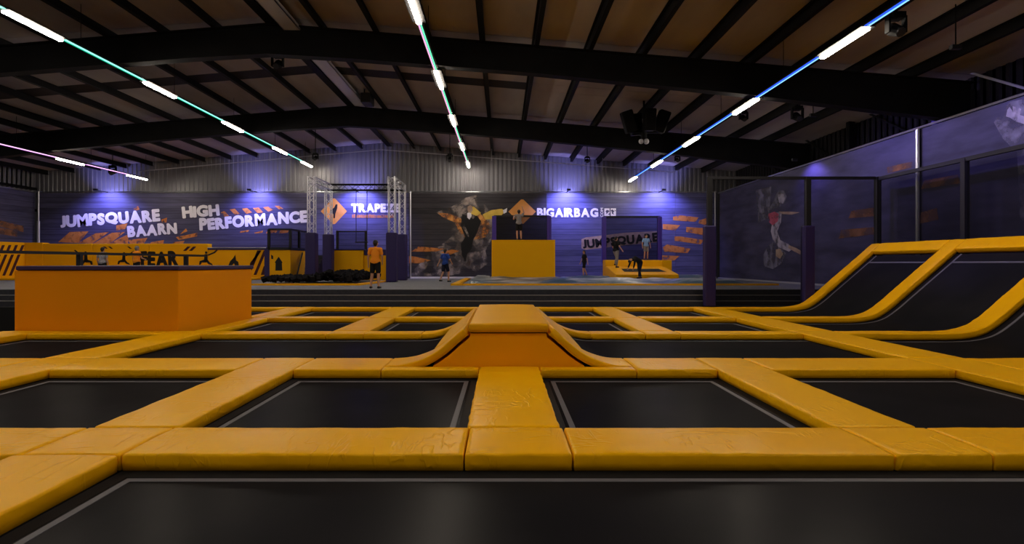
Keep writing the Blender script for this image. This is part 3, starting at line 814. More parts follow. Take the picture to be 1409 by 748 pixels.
decal(b3, 'torso', M['print_black'], [[(636, 294), (645, 297), (651, 301), (656, 296), (662, 304), (657, 318), (651, 330), (649, 342), (642, 350), (641, 360), (636, 352), (634, 336), (640, 326), (634, 310)]], dy=.012)
decal(b3, 'shirt_front', M['white'], [[(643, 293), (648, 291), (649, 297), (646, 302), (643, 299)], [(692, 289), (698, 286), (697, 292), (693, 294)]], dy=.014)
decal(b3, 'head', M['print_skin'], [[(643.5, 284), (647, 282), (650, 284), (650.5, 289), (648, 293), (644.5, 292), (643, 288)]], dy=.016)
decal(b3, 'lapel', M['smoke'], [[(630, 296), (634, 298), (645, 322), (646, 329), (640, 318), (633, 308)]], dy=.018)
decal(b3, 'diamond_sign', M['print_orange_solid'], [diamond(718.5, 291, 19, 18)], dy=.010)

b4 = banner(752.3, 929.5, M['banner_blue'], 'blue-grey banner with one long white capital word, behind the padded stand')
letters(b4, 'lettering', M['white'], 'BIGAIRBAG', 739, 824, 298.2, 298.2, 12.2, far3, off=.02, bold=.038, slab=True)
letters(b4, 'small_lettering', M['white'], 'COM', 826, 830.5, 299, 299, 0.01, far3, off=.02) if False else None
def up3(px, py, lift):
    # rotated quarter turn about (828, 292)
    dx, dy = px - 828, py - 292
    return far3(828 + dy * .75, 292 - dx, lift)
letters(b4, 'small_lettering', M['white'], 'COM', 821.5, 834.5, 294.5, 294.5, 5.2, up3, off=.0, bold=.03)
decal(b4, 'logo_tiles', M['white'], [[(831.5, 286.5), (838.8, 286.5), (838.8, 297), (831.5, 297)], [(840.2, 286.5), (847.5, 286.5), (847.5, 297), (840.2, 297)]], dy=.010)
decal(b4, 'logo_symbol', M['banner_blue'], [[(833, 290.5), (835, 288.5), (838.8, 290), (836.5, 292.5), (834, 294.5), (834.2, 292)], [(836.5, 295), (838.8, 293), (838.8, 295.5)],
                                           [(840.2, 289), (843, 288), (845.5, 291), (843.5, 292.5), (845, 295), (842, 294), (841.5, 291.5)], [(845, 288), (847.5, 290), (846, 290.5)]], dy=.018)
decal(b4, 'tag_plate', M['print_skin'], [[(800, 329), (806, 326.5), (860, 320), (908, 317.5), (908, 333), (862, 337), (806, 343.5), (800, 341.5)]], dy=.006)
letters(b4, 'tag_lettering', M['print_black'], 'JUMPSQUARE', 802, 906, 341.5, 331.5, 12.0, far3, off=.02, bold=.045, jit=.05, seed=9)
stq = [[(926, 298), (936, 296), (961, 299), (957, 305), (926, 303)], [(912, 308), (936, 309.5), (929, 317), (912, 315)], [(928, 325), (935, 325), (968, 330), (964, 336), (928, 331)],
       [(912, 340), (918, 336), (950, 342), (946, 348), (914, 346)], [(911, 351), (935, 352), (928, 358), (911, 360)], [(944, 312), (972, 314), (972, 324), (944, 319)], [(962, 303), (972, 300), (972, 310), (961, 307)]]
b5 = banner(929.8, 986, M['banner_blue'], 'narrow blue-grey banner with orange bars in the far right corner')
decal(b4, 'orange_stripe', M['print_orange'], [[p_ for p_ in s] for s in stq[1:2] + stq[3:5]])
decal(b5, 'orange_stripe', M['print_orange'], [stq[0], stq[2], stq[5], stq[6]])

# rail, poles and white skirting along the far banners
m = MB()
for h_ in (0, .16): m.tube((wx(45, 31.7), 31.7, BT + .05 + h_ * .0), (wx(986, 31.7), 31.7, BT + .05), .035)
tag(m.build('banner_rail', M['alu']), 'long thin aluminium rail along the top edge of the far banners', 'rail')
for k, (px, lb) in enumerate(((53, 'slim ribbed aluminium pole in the far left corner between the banners'), (565, 'slim aluminium pole beside the right legs of the truss'), (984, 'slim pale pole in the far right corner behind the net'))):
    m = MB(); x = wx(px, 31.6); m.tube((x, 31.6, PZ), (x, 31.6, BT + .08), .045)
    if px == 53: m.tube((x, 31.6, 2.6), (x, 31.6, 4.0), .075)
    tag(m.build('banner_pole', M['alu']), lb, 'pole')
m = MB(); m.box(wx(565, 31.6), wx(985, 31.6), 31.55, 31.75, PZ, PZ + .10)
tag(m.build('baseboard_far', M['white']), kind='structure')

# left wall banner
t = thing('side_banner', 'dark banner on the left side wall beyond the yellow padded wall', 'banner', (-28.38, 26, PZ + .06))
m = MB(); m.box(-.015, .015, -8, 5.75, 0, BT - PZ - .06); m.build('sheet', M['banner'], t)
for a, b_, z in ((5.0, 3.4, 3.3), (2.2, 4.6, 3.0), (1.0, 3.5, 2.5)):
    m = MB(); m.add([(.02, min(a, b_), z), (.02, max(a, b_), z - .25), (.02, max(a, b_), z - .6), (.02, min(a, b_), z - .35)], [(0, 1, 2, 3)]); m.build('orange_stripe', M['print_orange_dim'], t)
m = MB(); m.tube((-28.33, 18, BT + .05), (-28.33, 31.6, BT + .05), .035)
tag(m.build('banner_rail', M['alu']), 'thin rail along the top of the banner on the left wall', 'rail')

# right wall banners
RX = 13.1
def right3(px, py, lift=.01):
    y = RX * 720.0 / (px - 691.0); return (RX - lift, y, wz(py, y))
def rdecal(parent, name, material, polys, lift):
    L = parent.location
    for p_ in polys:
        m = MB(); m.add([tuple(a - b_ for a, b_ in zip(right3(px, py, lift), L)) for px, py in p_], [tuple(range(len(p_)))]); m.build(name, material, parent)
ZT = CH + 4.2
t1 = thing('side_banner', 'dark banner on the right wall printed with a leaping woman, seen through the net', 'banner', (RX, 24, PZ + .06))
m = MB(); m.box(0, .03, 16.45 - 24, 31.5 - 24, 0, ZT - PZ - .06); m.build('sheet', M['banner_right'], t1)
t2 = thing('side_banner', 'violet-lit banner with a printed hand on the right wall nearest the camera', 'banner', (RX, 10, PZ + .06))
m = MB(); m.box(0, .03, 3 - 10, 16.35 - 10, 0, ZT - PZ - .06); m.build('sheet', M['banner_right'], t2)
rdecal(t1, 'hair', M['print_grey'], [[(1068, 268), (1072, 261), (1079, 262), (1083, 270), (1080, 278), (1074, 284), (1064, 288), (1057, 290), (1063, 280)]], .014)
rdecal(t1, 'face', M['print_pale'], [[(1072, 266), (1078, 265), (1081, 272), (1078, 280), (1073, 279), (1071, 272)]], .018)
rdecal(t1, 'top', M['print_red'], [[(1058, 294), (1066, 291), (1072, 294), (1071, 304), (1064, 310), (1057, 304)]], .018)
rdecal(t1, 'arm', M['print_skin'], [[(1072, 291), (1088, 291), (1101, 292), (1090, 295), (1073, 294)]], .016)
rdecal(t1, 'torso', M['print_pale'], [[(1066, 292), (1076, 292), (1075, 306), (1070, 318), (1074, 330), (1086, 336), (1092, 342), (1086, 346), (1072, 340), (1064, 330), (1061, 318), (1063, 306)]], .016)
rdecal(t1, 'leg', M['print_skin'], [[(1086, 337), (1096, 341), (1108, 348), (1106, 352), (1094, 346), (1085, 341)], [(1068, 343), (1074, 342), (1078, 349), (1074, 356), (1068, 352)]], .020)
rdecal(t1, 'dust', M['print_grey'], [[(1050, 352), (1056, 340), (1064, 332), (1074, 342), (1082, 348), (1076, 362), (1064, 370), (1052, 366)], [(1040, 262), (1062, 256), (1058, 300), (1044, 306)]], .012)
rdecal(t1, 'orange_stripe', M['print_orange_dim'], [[(1172, 290), (1206, 285), (1206, 297), (1168, 300)], [(1158, 316), (1206, 312), (1206, 322), (1154, 328)], [(1221, 230), (1256, 222), (1256, 230), (1222, 238)]], .013)
rdecal(t2, 'orange_stripe', M['print_orange_dim'], [[(1272, 248), (1318, 240), (1322, 252), (1268, 260)], [(1268, 292), (1290, 286), (1292, 302), (1264, 308)]], .012)
rdecal(t2, 'hand', M['print_pale'], [[(1387, 151), (1390, 147), (1395, 154), (1394, 146), (1398, 147), (1400, 154), (1403, 148), (1406, 150), (1404, 158), (1420, 163), (1440, 170), (1440, 182), (1418, 173), (1398, 167), (1391, 162), (1385, 160)]], .016)
rdecal(t2, 'dust', M['print_grey'], [[(1368, 168), (1390, 140), (1440, 130), (1440, 330), (1404, 300), (1400, 210), (1380, 190)]], .010)
m = MB(); m.tube((RX - .05, 3, ZT + .04), (RX - .05, 31.6, ZT + .04), .035)
tag(m.build('banner_rail', M['alu']), 'thin aluminium rail climbing along the top of the right wall banners', 'rail')
m = MB(); m.tube((RX - .08, 16.4, PZ), (RX - .08, 16.4, ZT - .01), .06)
tag(m.build('banner_pole', M['alu']), 'pale ribbed pole on the right wall between the two side banners', 'pole')
m = MB(); m.box(RX - .12, RX + .0, 18.4, 31.5, PZ, PZ + .07)
tag(m.build('baseboard_right', M['alu_paint']), kind='structure')

# ================================================================== BLUE WALL WASHERS (lamps on the banner rail)
def washer(loc, aims, label, col=(.30, .29, 1.0), rod=False):
    """small rail lamp with an up and a down beam: aims = [(target, power, cone degrees)]"""
    t = thing('wall_washer_spot', label, 'spotlight', loc)
    m = MB(); m.box(-.11, .11, -.05, .05, -.05, .05); m.build('housing', M['black'], t)
    m = MB(); m.box(-.09, .09, .05, .06, -.035, .035); m.build('lens', emis('washer_lens', (.55, .5, 1.0), 8), t)
    if rod:
        m = MB(); m.tube((0, 0, .05), (0, 0, roof_z(loc[0]) - loc[2] - .02), .015, n=6); m.build('rod', M['fixture'] if 'fixture' in M else M['black'], t)
    for target, power, cone in aims:
        lp = bpy.data.lights.new('washer_lamp', 'SPOT'); lp.energy = WASH_POWER * power; lp.color = col; lp.spot_size = math.radians(cone); lp.spot_blend = .6; lp.shadow_soft_size = .08
        lo = bpy.data.objects.new('washer_lamp', lp); COL.objects.link(lo); lo.parent = t
        d_ = (Vector(target) - Vector(loc)); lo.location = d_.normalized() * .13
        lo.rotation_euler = d_.to_track_quat('-Z', 'Y').to_euler()
for px, pw, lb in ((135, .85, 'small blue washer lamp on the far rail above the slogan, leftmost'), (345, 1.0, 'small blue washer lamp on the far rail above the long slogan, left of the truss'), (489, 1.0, 'small blue washer lamp on the far rail behind the truss'),
                   (782, 1.1, 'small blue washer lamp on the far rail above the middle of the airbag'), (912, .9, 'small blue washer lamp on the far rail near the right corner')):
    x = wx(px, 30.9)
    washer((x, 30.7, BT + .05), [((x, 32.0, BT + 1.0), pw * .8, 112), ((x, 32.0, BT - 1.5), pw * 2.6, 140)], lb)
    m = MB(); m.tube((x, 30.75, BT + .0), (x, 31.66, BT + .03), .02); tag(m.build('lamp_bracket', M['steel']), lb.replace('small blue washer lamp', 'thin bracket arm').replace(' small', ''), 'bracket')
    pass
washer((12.3, 22.0, ZT + .15), [((13.1, 22.0, ZT - 1.3), .6, 128)], 'small violet washer lamp above the right banner near the net corner', (.33, .24, 1.0))
washer((10.4, 17.5, ZT + .75), [((13.1, 17.5, ZT - 1.3), 1.1, 125)], 'small violet washer lamp hung above the pole between the right banners', (.33, .26, 1.0), rod=True)
washer((10.4, 12.0, ZT + .75), [((13.1, 12.0, ZT - 1.3), 1.1, 125)], 'small violet washer lamp hung before the right banner nearest the camera', (.33, .26, 1.0), rod=True)

# ================================================================== TRAPEZE RIG
tr_ = thing('truss_rig', 'aluminium lattice truss rig on four purple padded legs around the trapeze', 'truss', (-7.4, 26.8, PZ))
def lattice(mb, a, b, wd=.30, r=.028, bay=.34):
    """box truss from a to b"""
    a, b = Vector(a), Vector(b); d_ = (b - a); L_ = d_.length; d_.normalize()
    up = Vector((0, 0, 1)) if abs(d_.z) < .9 else Vector((0, 1, 0))
    u = d_.cross(up).normalized() * (wd / 2); v = u.cross(d_).normalized() * (wd / 2)
    cs = [-u - v, u - v, u + v, -u + v]
    for c in cs: mb.tube(a + c, b + c, r, n=6)
    n_ = max(2, int(L_ / bay))
    for k in range(n_):
        p0, p1 = a + d_ * (L_ * k / n_), a + d_ * (L_ * (k + 1) / n_)
        for i in range(4):
            s_, e_ = (cs[i], cs[(i + 1) % 4]) if k % 2 == 0 else (cs[(i + 1) % 4], cs[i])
            mb.tube(p0 + s_, p1 + e_, r * .45, n=4, caps=False)
TT = wz(243, 25.5) - PZ
legs = {'fl': (-9.28, 25.5), 'fr': (-5.37, 25.5), 'bl': (-9.3, 28.0), 'br': (-5.35, 28.0)}
for k, (x, y) in legs.items():
    m = MB(); lattice(m, (x + 7.4, y - 26.8, .0), (x + 7.4, y - 26.8, TT)); m.build('leg', M['alu'], tr_)
    m = MB(); m.box(x + 7.4 - .25, x + 7.4 + .25, y - 27.05, y - 26.55, .01, 2.40 if k[0] == 'f' else 2.46); m.build('leg_padding', M['purple_pad'], tr_, bevel=.05)
for a, b_ in (('fl', 'bl'), ('fr', 'br'), ('bl', 'br')):
    (xa, ya), (xb, yb_) = legs[a], legs[b_]
    m = MB(); lattice(m, (xa + 7.4, ya - 26.8, TT - .16), (xb + 7.4, yb_ - 26.8, TT - .16)); m.build('top_truss', M['alu'] if a[0] == 'f' else M['steel'], tr_)
tz = thing('trapeze', 'black trapeze bar hanging on two ropes from the truss', 'trapeze', (wx(497.5, 27.85), 27.85, wz(333, 27.85)))
hx_ = wx(505, 27.85) - wx(497.5, 27.85)
for s_ in (-1, 1):
    m = MB(); m.tube((s_ * hx_, 0, 0), (s_ * hx_, 0, TT + PZ - .36 - wz(333, 27.85)), .022, n=6); m.build('rope', M['black'], tz)
m = MB(); m.tube((-hx_ - .05, 0, 0), (hx_ + .05, 0, 0), .035); m.build('bar', M['black'], tz)

# foam pit and its border
t = thing('pit_border', 'low yellow padded border around the dark foam pit below the trapeze', 'border', (0, 0, PZ))
m = MB(); m.prism_z([(-10.6, 21.55), (-5.85, 21.55), (-5.60, 26.6), (-5.85, 26.6), (-6.1, 21.85), (-10.6, 21.85)], 0, .07); m.build('rim', M['pad_smooth'], t)
m = MB(); m.box(-10.4, -6.12, 21.87, 25.2, 0, .02); m.build('pit_lining', M['black'], t)
m = MB(); rnd = random.Random(5)
for k in range(640):
    x, y = rnd.uniform(-10.2, -6.36), rnd.uniform(22.1, 27.4)
    if y > 24.9 and x < -8.6: continue
    big = math.exp(-((x + 7.3) / .8) ** 2) * .30 + .08
    if y > 25.2 and x < -8.6: continue
    z = rnd.uniform(.05, max(.12, big)); s_ = rnd.uniform(.07, .10)
    R_ = Matrix.Rotation(rnd.uniform(0, 3), 3, 'X') @ Matrix.Rotation(rnd.uniform(0, 3), 3, 'Z')
    cs = [R_ @ Vector((a, b_, c)) * s_ + Vector((x, y, PZ + .17 + z)) for c in (-1, 1) for b_ in (-1, 1) for a in (-1, 1)]
    m.add(cs, [(0, 2, 3, 1), (4, 5, 7, 6), (0, 1, 5, 4), (2, 6, 7, 3), (0, 4, 6, 2), (1, 3, 7, 5)])
o = m.build('foam_cubes', M['foam']); tag(o, 'heap of dark foam cubes filling the pit under the trapeze', 'foam', kind='stuff')

# launch platform behind the trapeze
lp_ = thing('launch_platform', 'yellow padded launch platform with purple top edge and black net frame behind the trapeze', 'platform', (wx(496, 28.9), 28.9, PZ))
X = lambda px, y=28.4: wx(px, y) - lp_.location.x
Z = lambda py, y=28.4: wz(py, y) - PZ
m = MB(); m.box(X(458), X(499.5), -.5, 1.6, 0, Z(344)); m.build('body', M['pad_smooth'], lp_, bevel=.03)
m = MB(); m.box(X(499.5), X(533), -.35, 1.6, 0, Z(346.5)); m.build('body', M['pad_smooth'], lp_, bevel=.03)
m = MB(); m.box(X(457.5), X(499.8), -.53, .1, Z(344), Z(342.3)); m.build('top_edge', M['purple_pad'], lp_)
m = MB(); m.box(X(500), X(533), -.40, .1, Z(351), Z(343)); m.build('top_edge', M['purple_pad'], lp_, bevel=.03)
for px in (459, 499.2, 531):
    m = MB(); m.box(X(px) - .06, X(px) + .06, .1, .22, Z(345), Z(316)); m.build('net_post', M['black'], lp_)
m = MB(); m.box(X(459), X(499.2), .12, .20, Z(318), Z(316.3)); m.build('net_rail', M['black'], lp_)
m = MB(); m.add([(X(459), .16, Z(343)), (X(499), .16, Z(343)), (X(499), .16, Z(318)), (X(459), .16, Z(318))], [(0, 1, 2, 3)]); m.build('netting', M['net'], lp_)

# stair block left of the truss
sb = thing('stair_block', 'yellow padded stair block with a printed house symbol and net cage, left of the truss', 'platform', (wx(385, 28.8), 28.8, PZ))
X = lambda px, y=28.4: wx(px, y) - sb.location.x
x0, x1, x2 = X(371), X(399.5), X(421, 30.6)
ys = -.4
m = MB(); m.prism_z([(x0, ys), (x1, ys), (x2, 2.0), (x0, 2.0)], 0, Z(343.5)); m.build('body', M['pad_smooth'], sb)
m = MB(); m.box(X(364), x0, ys - .02, .3, 0, Z(341)); m.build('corner_post', M['purple_pad'], sb)
zb, zt_ = Z(343), Z(315.5)
def cage(p0, p1, nm='netting'):
    m = MB(); m.add([(p0[0], p0[1], zb), (p1[0], p1[1], zb), (p1[0], p1[1], zt_), (p0[0], p0[1], zt_)], [(0, 1, 2, 3)]); m.build('netting', M['net'], sb)
    m = MB(); m.bar((p0[0], p0[1], zt_), (p1[0], p1[1], zt_), .08, .10); m.bar((p0[0], p0[1], zb + .04), (p1[0], p1[1], zb + .04), .08, .14); m.build('net_rail', M['black'], sb)
for px_, py_ in ((x0 - .05, ys), (x1, ys), ((x1 + x2) / 2, .8), (x2, 2.0)):
    m = MB(); m.box(px_ - .06, px_ + .06, py_ - .04, py_ + .08, zb, zt_); m.build('net_post', M['black'], sb)
cage((x0 - .05, ys), (x1, ys)); cage((x1, ys), (x2, 2.0))
def sdec(name, polys):
    m = MB()
    for p_ in polys: m.add([(X(a), ys - .012, Z(b_)) for a, b_ in p_], [tuple(range(len(p_)))])
    m.build(name, M['print_black'], sb)
sdec('house_symbol', [[(378, 361), (383.5, 353), (389, 361), (388, 361.5), (388.5, 372), (379, 372), (379.3, 361.5)]])
sdec('small_symbol', [[(373, 350), (376, 352), (376, 356.5), (373.5, 356)], [(389.5, 378), (391.5, 376), (393, 378.5), (391, 381)]])
# steps up its right side
st = MB()
for k in range(6):
    zz = .24 * (6 - k)
    m = MB(); y0 = 1.7 - .0
    m.box(x1 + .45 + k * .0 + (k * .09), x1 + 1.4, .6 - k * .28, .6 - k * .28 + .30, 0, zz * .95); m.build('stair_tread', M['step'], sb)
m = MB(); m.bar((x1 + .55, -1.0, .1), (x1 + .12, 1.0, 1.5), .05, .12); m.build('stringer', M['steel'], sb)

# ================================================================== LEFT: PERFORMANCE AREA
pw_ = thing('padded_wall', 'long yellow padded wall with black printed figures and the word FEAR, at far left', 'padded wall', (-20, 29.8, PZ))
W = lambda px: wx(px, 29.8) + 20
V = lambda py: wz(py, 29.8) - PZ
for k, (a, b_, tp) in enumerate(((34, 59, 333.5), (59, 127, 335), (127, 205, 335), (205, 286, 335), (286, 365, 343.5))):
    m = MB(); m.box(W(a) + .01, W(b_) - .01, 0, .45, 0, V(tp)); m.build('panel', M['pad_smooth'], pw_, bevel=.03)
m = MB(); m.box(W(286), W(366), -.03, .5, V(343.5), V(341)); m.build('top_trim', M['purple_pad'], pw_)
m = MB(); m.box(W(286), W(366), -.06, .0, V(341.2), V(340.2)); m.build('trim_pipe', M['alu'], pw_)
cp = [(W(34) - .01, 0), (W(34) - .01, .45), (wx(-26, 27.6) + 20, .1), (wx(-26, 27.6) + 20, -2.2)]
m = MB(); m.prism_z(cp, 0, V(333.5)); m.build('corner_panel', M['pad_smooth'], pw_)
def corner(px, py):
    a_, b_ = Vector((wx(34, 29.8), 29.8)), Vector((wx(-26, 27.6), 27.6)); k_ = (px - 691) / 720; d_ = b_ - a_
    t_ = (k_ * a_.y - a_.x) / (d_.x - k_ * d_.y); q_ = a_ + d_ * t_
    return (q_.x + 20 + .004, q_.y - 29.8 - .014, CH - (py - 362) * q_.y / 720 - PZ)
for x_ in (-6, 3, 12, 21, 30):
    for ya_, yb_ in ((337, 345), (350, 379)):
        xa_, xb_ = x_ - (ya_ - 337) * .42, x_ - (yb_ - 337) * .42
        m = MB(); m.add([corner(xa_, ya_), corner(xa_ + 4, ya_), corner(xb_ + 4, yb_), corner(xb_, yb_)], [(0, 1, 2, 3)]); m.build('dark_stripe', M['stripe_dark'], pw_)
m = MB(); m.box(W(30), W(362), -1.6, -.07, 0, .10); m.build('kick_pad', M['pad_smooth'], pw_, bevel=.03)
DW = [0]
def wdec(name, material, polys, dy=.016):
    for p_ in polys:
        m = MB(); m.add([(W(a), -dy, V(b_)) for a, b_ in p_], [tuple(range(len(p_)))]); m.build(name, material, pw_)
def st_(x, y0, y1, sk, wd): return [(x, y0), (x + wd, y0), (x + wd - sk, y1), (x - sk, y1)]
wdec('dark_stripe', M['stripe_dark'], [st_(x, 344.5, 378, 14, 4) for x in (354, 363)] + [[(344, 362), (357, 344.5), (360, 344.5), (344, 368)], [(363, 366), (365, 366), (365, 378), (359, 378)]] + [st_(x, 339, 345, 6, 4.5) for x in (258, 266)] + [st_(x, 339, 342, -4, 3) for x in (142, 149, 175)])
def figure(px, py, s_, flip=1):
    """silhouette: head, trunk, bent legs and thrown arm"""
    f_ = lambda pts: [(px + flip * a * s_, py + b_ * s_) for a, b_ in pts]
    return [f_([(-1.4, -11), (1.2, -11.4), (1.8, -8.8), (0, -7.6), (-1.6, -8.8)]), f_([(-2, -7.4), (2.4, -7.4), (3, 0), (-2, 1)]), f_([(-2, 0), (3, 0), (9, 2), (10, 7), (7.5, 7), (6, 4), (0, 4)]),
            f_([(-2, 0), (2, 1), (-3, 6), (-9, 8), (-8, 5.5), (-5, 4)]), f_([(-2, -7), (-3, -5.2), (-12, -9), (-16, -13), (-14, -13.5), (-10, -10.4)])]
wdec('figure_print', M['print_black'], figure(118, 357, 1.0) + figure(171, 357, .9, -1) + figure(284, 357, 1.0, -1), .020)
letters(pw_, 'lettering', M['print_black'], 'FEAR', 194, 246, 366.5, 365, 20, lambda a, b_, l: (wx(a, 29.8), 29.8 - l, wz(b_, 29.8)), off=.02, bold=.05, jit=.06, seed=2)
wdec('flame_symbol', M['print_black'], [[(314, 366), (317, 359), (321, 355), (324, 350), (325, 358), (328, 360), (329, 366), (324, 366), (322, 362), (319, 366)]], .020)

# black handrail in front of that wall
A, B = Vector((-18.0, 18.6, 0)), Vector((-16.3, 28.8, 0))
hr = thing('handrail', 'black padded handrail in front of the yellow padded wall, above the big box', 'railing', (-17, 23.5, PZ))
L_ = hr.location
m = MB(); m.bar(A + Vector((0, 0, 1.86)) - L_, B + Vector((0, 0, 1.86)) - L_, .11, .11); m.build('rail', M['black'], hr)
for t_ in (.30, .86):
    c = A.lerp(B, t_) - L_; m = MB(); m.box(c.x - .085, c.x + .085, c.y - .085, c.y + .085, 0, 1.82 - PZ); m.build('post', M['black'], hr)

# ================================================================== AIRBAG AREA
ab = thing('airbag', 'blue-grey inflated airbag lying in a yellow rim on the platform', 'airbag', (4.4, 25, PZ))
m = MB(); nx, ny = 90, 34; vs = []; fs = []
for j in range(ny + 1):
    for i in range(nx + 1):
        x = -1.75 + i * (12.4 / nx); y = 22.0 + j * (8.0 / ny)
        e = min(1, min(i, nx - i) / 3, min(j, ny - j) / 3)
        z = e * (.10 + .22 * max(0, noise.noise(Vector((x * .7, y * .9, 1.5))) + .35)) + .02 * noise.noise(Vector((x * 3, y * 3, 0)))
        for (qx, qy, qz) in ((6.48, 24.9, .19), (4.39, 28.0, .22)):     # pressed flat under people
            t_ = max(0, min(1, (1.1 - math.hypot(x - qx, y - qy)) / .5)); z = z * (1 - t_) + qz * t_
        vs.append((x - 4.4, y - 25, max(.01, z)))
for j in range(ny):
    for i in range(nx):
        a = j * (nx + 1) + i; cx, cy = -1.75 + (i + .5) * 12.4 / nx, 22.0 + (j + .5) * 8.0 / ny
        if (-.68 < cx < 2.85 and cy > 27.1) or (5.42 < cx < (8.72 if cy < 28.0 else 9.25) and cy > 25.38): continue
        fs.append((a, a + 1, a + nx + 2, a + nx + 1))
m.add(vs, fs); m.build('inflated_sheet', M['bag'], ab, smooth=True)
m = MB(); m.box(-2.12 - 4.4, 11.4 - 4.4, 21.55 - 25, 21.85 - 25, 0, .07); m.box(-2.12 - 4.4, -1.82 - 4.4, 21.85 - 25, 30.2 - 25, 0, .07)
m.build('rim', M['pad_smooth'], ab)

tw = thing('jump_tower', 'tall square yellow padded jump tower with a black net panel behind', 'tower', (1.1, 28.2, PZ))
Y0 = 27.2
m = MB(); m.box(wx(676.5, Y0) - 1.1, wx(764, Y0) - 1.1, Y0 - 28.2, 1.3, 0, wz(330.8, Y0) - PZ); m.build('body', M['pad_smooth'], tw, bevel=.03)
m = MB(); m.box(wx(676.5, Y0) - 1.1, wx(764, Y0) - 1.1, Y0 - 28.21, 1.3, wz(330.8, Y0) - PZ - .004, wz(330.4, Y0) - PZ + .02); m.build('top_mat', M['pad'], tw)
def net_panel(parent, pxa, pxb, pyt, Yp, zb_, pads):
    Lc = parent.location; a, b_ = wx(pxa, Yp) - Lc.x, wx(pxb, Yp) - Lc.x; zt2 = wz(pyt, Yp) - Lc.z; yy = Yp - Lc.y
    for q in (a, b_):
        m = MB(); m.box(q - .05, q + .05, yy - .05, yy + .05, 0, zt2); m.build('net_post', M['black'], parent)
        m = MB(); m.box(q - .12, q + .12, yy - .10, yy + .12, zb_, zt2 - .02); m.build('post_padding', M['blue_pad'], parent, bevel=.03)
    m = MB(); m.box(a, b_, yy - .04, yy + .04, zt2 - .08, zt2 + .02); m.build('net_rail', M['black'], parent)
    m = MB(); m.add([(a + .12, yy - .06, zb_), (b_ - .12, yy - .06, zb_), (b_ - .12, yy - .06, zt2 - .08), (a + .12, yy - .06, zt2 - .08)], [(0, 1, 2, 3)]); m.build('netting', M['net_dense'], parent)
net_panel(tw, 680, 755.5, 296.5, 29.65, .2, 1)

wd_ = thing('padded_stand', 'low yellow padded stand with a raised back and a slot in its sloping deck', 'platform', (7.1, 27.2, PZ))
yf, yb2 = 25.5, 28.9
prof = [(yf, 0), (yf, .37), (27.7, .72), (28.1, .74), (28.2, 1.08), (yb2, 1.10), (yb2, 0)]
def side_prism(mb, prof, x0, x1):
    n_ = len(prof); vs = [(x0, y, z) for y, z in prof] + [(x1, y, z) for y, z in prof]
    mb.add(vs, [tuple(range(n_)), tuple(range(2 * n_ - 1, n_ - 1, -1))] + [(k, (k + 1) % n_, n_ + (k + 1) % n_, n_ + k) for k in range(n_)])
m = MB(); side_prism(m, [(y - 27.2, z) for y, z in prof], 5.55 - 7.1, 8.62 - 7.1); m.build('body', M['pad_smooth'], wd_, bevel=.03)
def deck(px, y_): return (wx(px, 26.7) - 7.1, y_ - 27.2, .37 + (y_ - yf) / 2.2 * .35 + .008)
m = MB(); m.add([deck(856, 26.2), deck(913, 26.2), deck(909, 27.1), deck(857, 27.1)], [(0, 1, 2, 3)]); m.build('slot_bed', M['spring'], wd_)
m = MB(); m.box(8.62 - 7.1, 9.15 - 7.1, 28.2 - 27.2, yb2 - 27.2, 0, 1.08); m.build('end_block', M['pad_smooth'], wd_, bevel=.03)
net_panel(wd_, 831, 907.5, 297.5, 29.65, .9, 1)
for q in (831, 907.5): pass

# ================================================================== CEILING FIXTURES
sp = thing('hanging_speaker_cluster', 'cluster of four black speakers hanging from the roof on a pole', 'speaker', (wx(886, 20.5), 20.5, wz(190, 20.5)))
zz = roof_z(sp.location.x) - sp.location.z
m = MB(); m.tube((0, 0, .1), (0, 0, zz), .04); m.build('pole', M['fixture'], sp)
m = MB(); m.tube((0, 0, -.05), (0, 0, .35), .12); m.box(-.7, .7, -.04, .04, .2, .28); m.box(-.04, .04, -.5, .5, .2, .28); m.build('bracket', M['fixture'], sp)
for (dx, dy, tilt, rz) in ((-.62, -.1, -.32, 0), (.66, -.1, .32, 0), (.12, -.35, .0, 0), (-.22, .35, -.1, 0)):
    m = MB(); m.box(-.22, .22, -.2, .2, -.42, .42)
    o = m.build('speaker_box', M['fixture'], sp, bevel=.05); o.location = (dx, dy, .62); o.rotation_euler = (.15, tilt, rz)
m = MB(); m.ball((-.12, -.05, -.14), .10); m.ball((.08, -.05, -.14), .11); m.build('lamp_globe', M['alu_paint'], sp, smooth=True)

def moving_head(px, py, y, label, sc=1.0):
    x, z = wx(px, y), wz(py, y)
    t = thing('stage_light', label, 'stage light', (x, y, z)); zr = roof_z(x) - z - .02
    m = MB(); m.box(-.13 * sc, .13 * sc, -.11 * sc, .11 * sc, .20 * sc, .32 * sc); m.tube((0, 0, .3 * sc), (0, 0, zr), .02); m.build('mount', M['fixture'], t)
    for s_ in (-1, 1):
        m = MB(); m.box(s_ * .17 * sc - .02, s_ * .17 * sc + .02, -.06, .06, -.08 * sc, .26 * sc); m.build('yoke_arm', M['fixture'], t)
    m = MB(); m.tube((0, .12 * sc, .05), (0, -.14 * sc, -.12 * sc), .13 * sc, .10 * sc, n=10); m.build('lamp_head', M['fixture'], t)
    m = MB(); m.tube((0, -.14 * sc, -.12 * sc), (0, -.15 * sc, -.127 * sc), .09 * sc, n=10); m.build('lens', M['lens'], t)
moving_head(1233, 40, 10.8, 'black stage light under the roof at top right beside the blue strip', 1.0)
moving_head(1097, 160, 18.5, 'black stage light below the roof between the beams, above the right net', 1.1)
moving_head(1023, 162, 19.5, 'small black stage light beside the blue strip between the beams', .8)
moving_head(932, 220, 26.5, 'small black stage light under the blue strip near the far wall', .7)
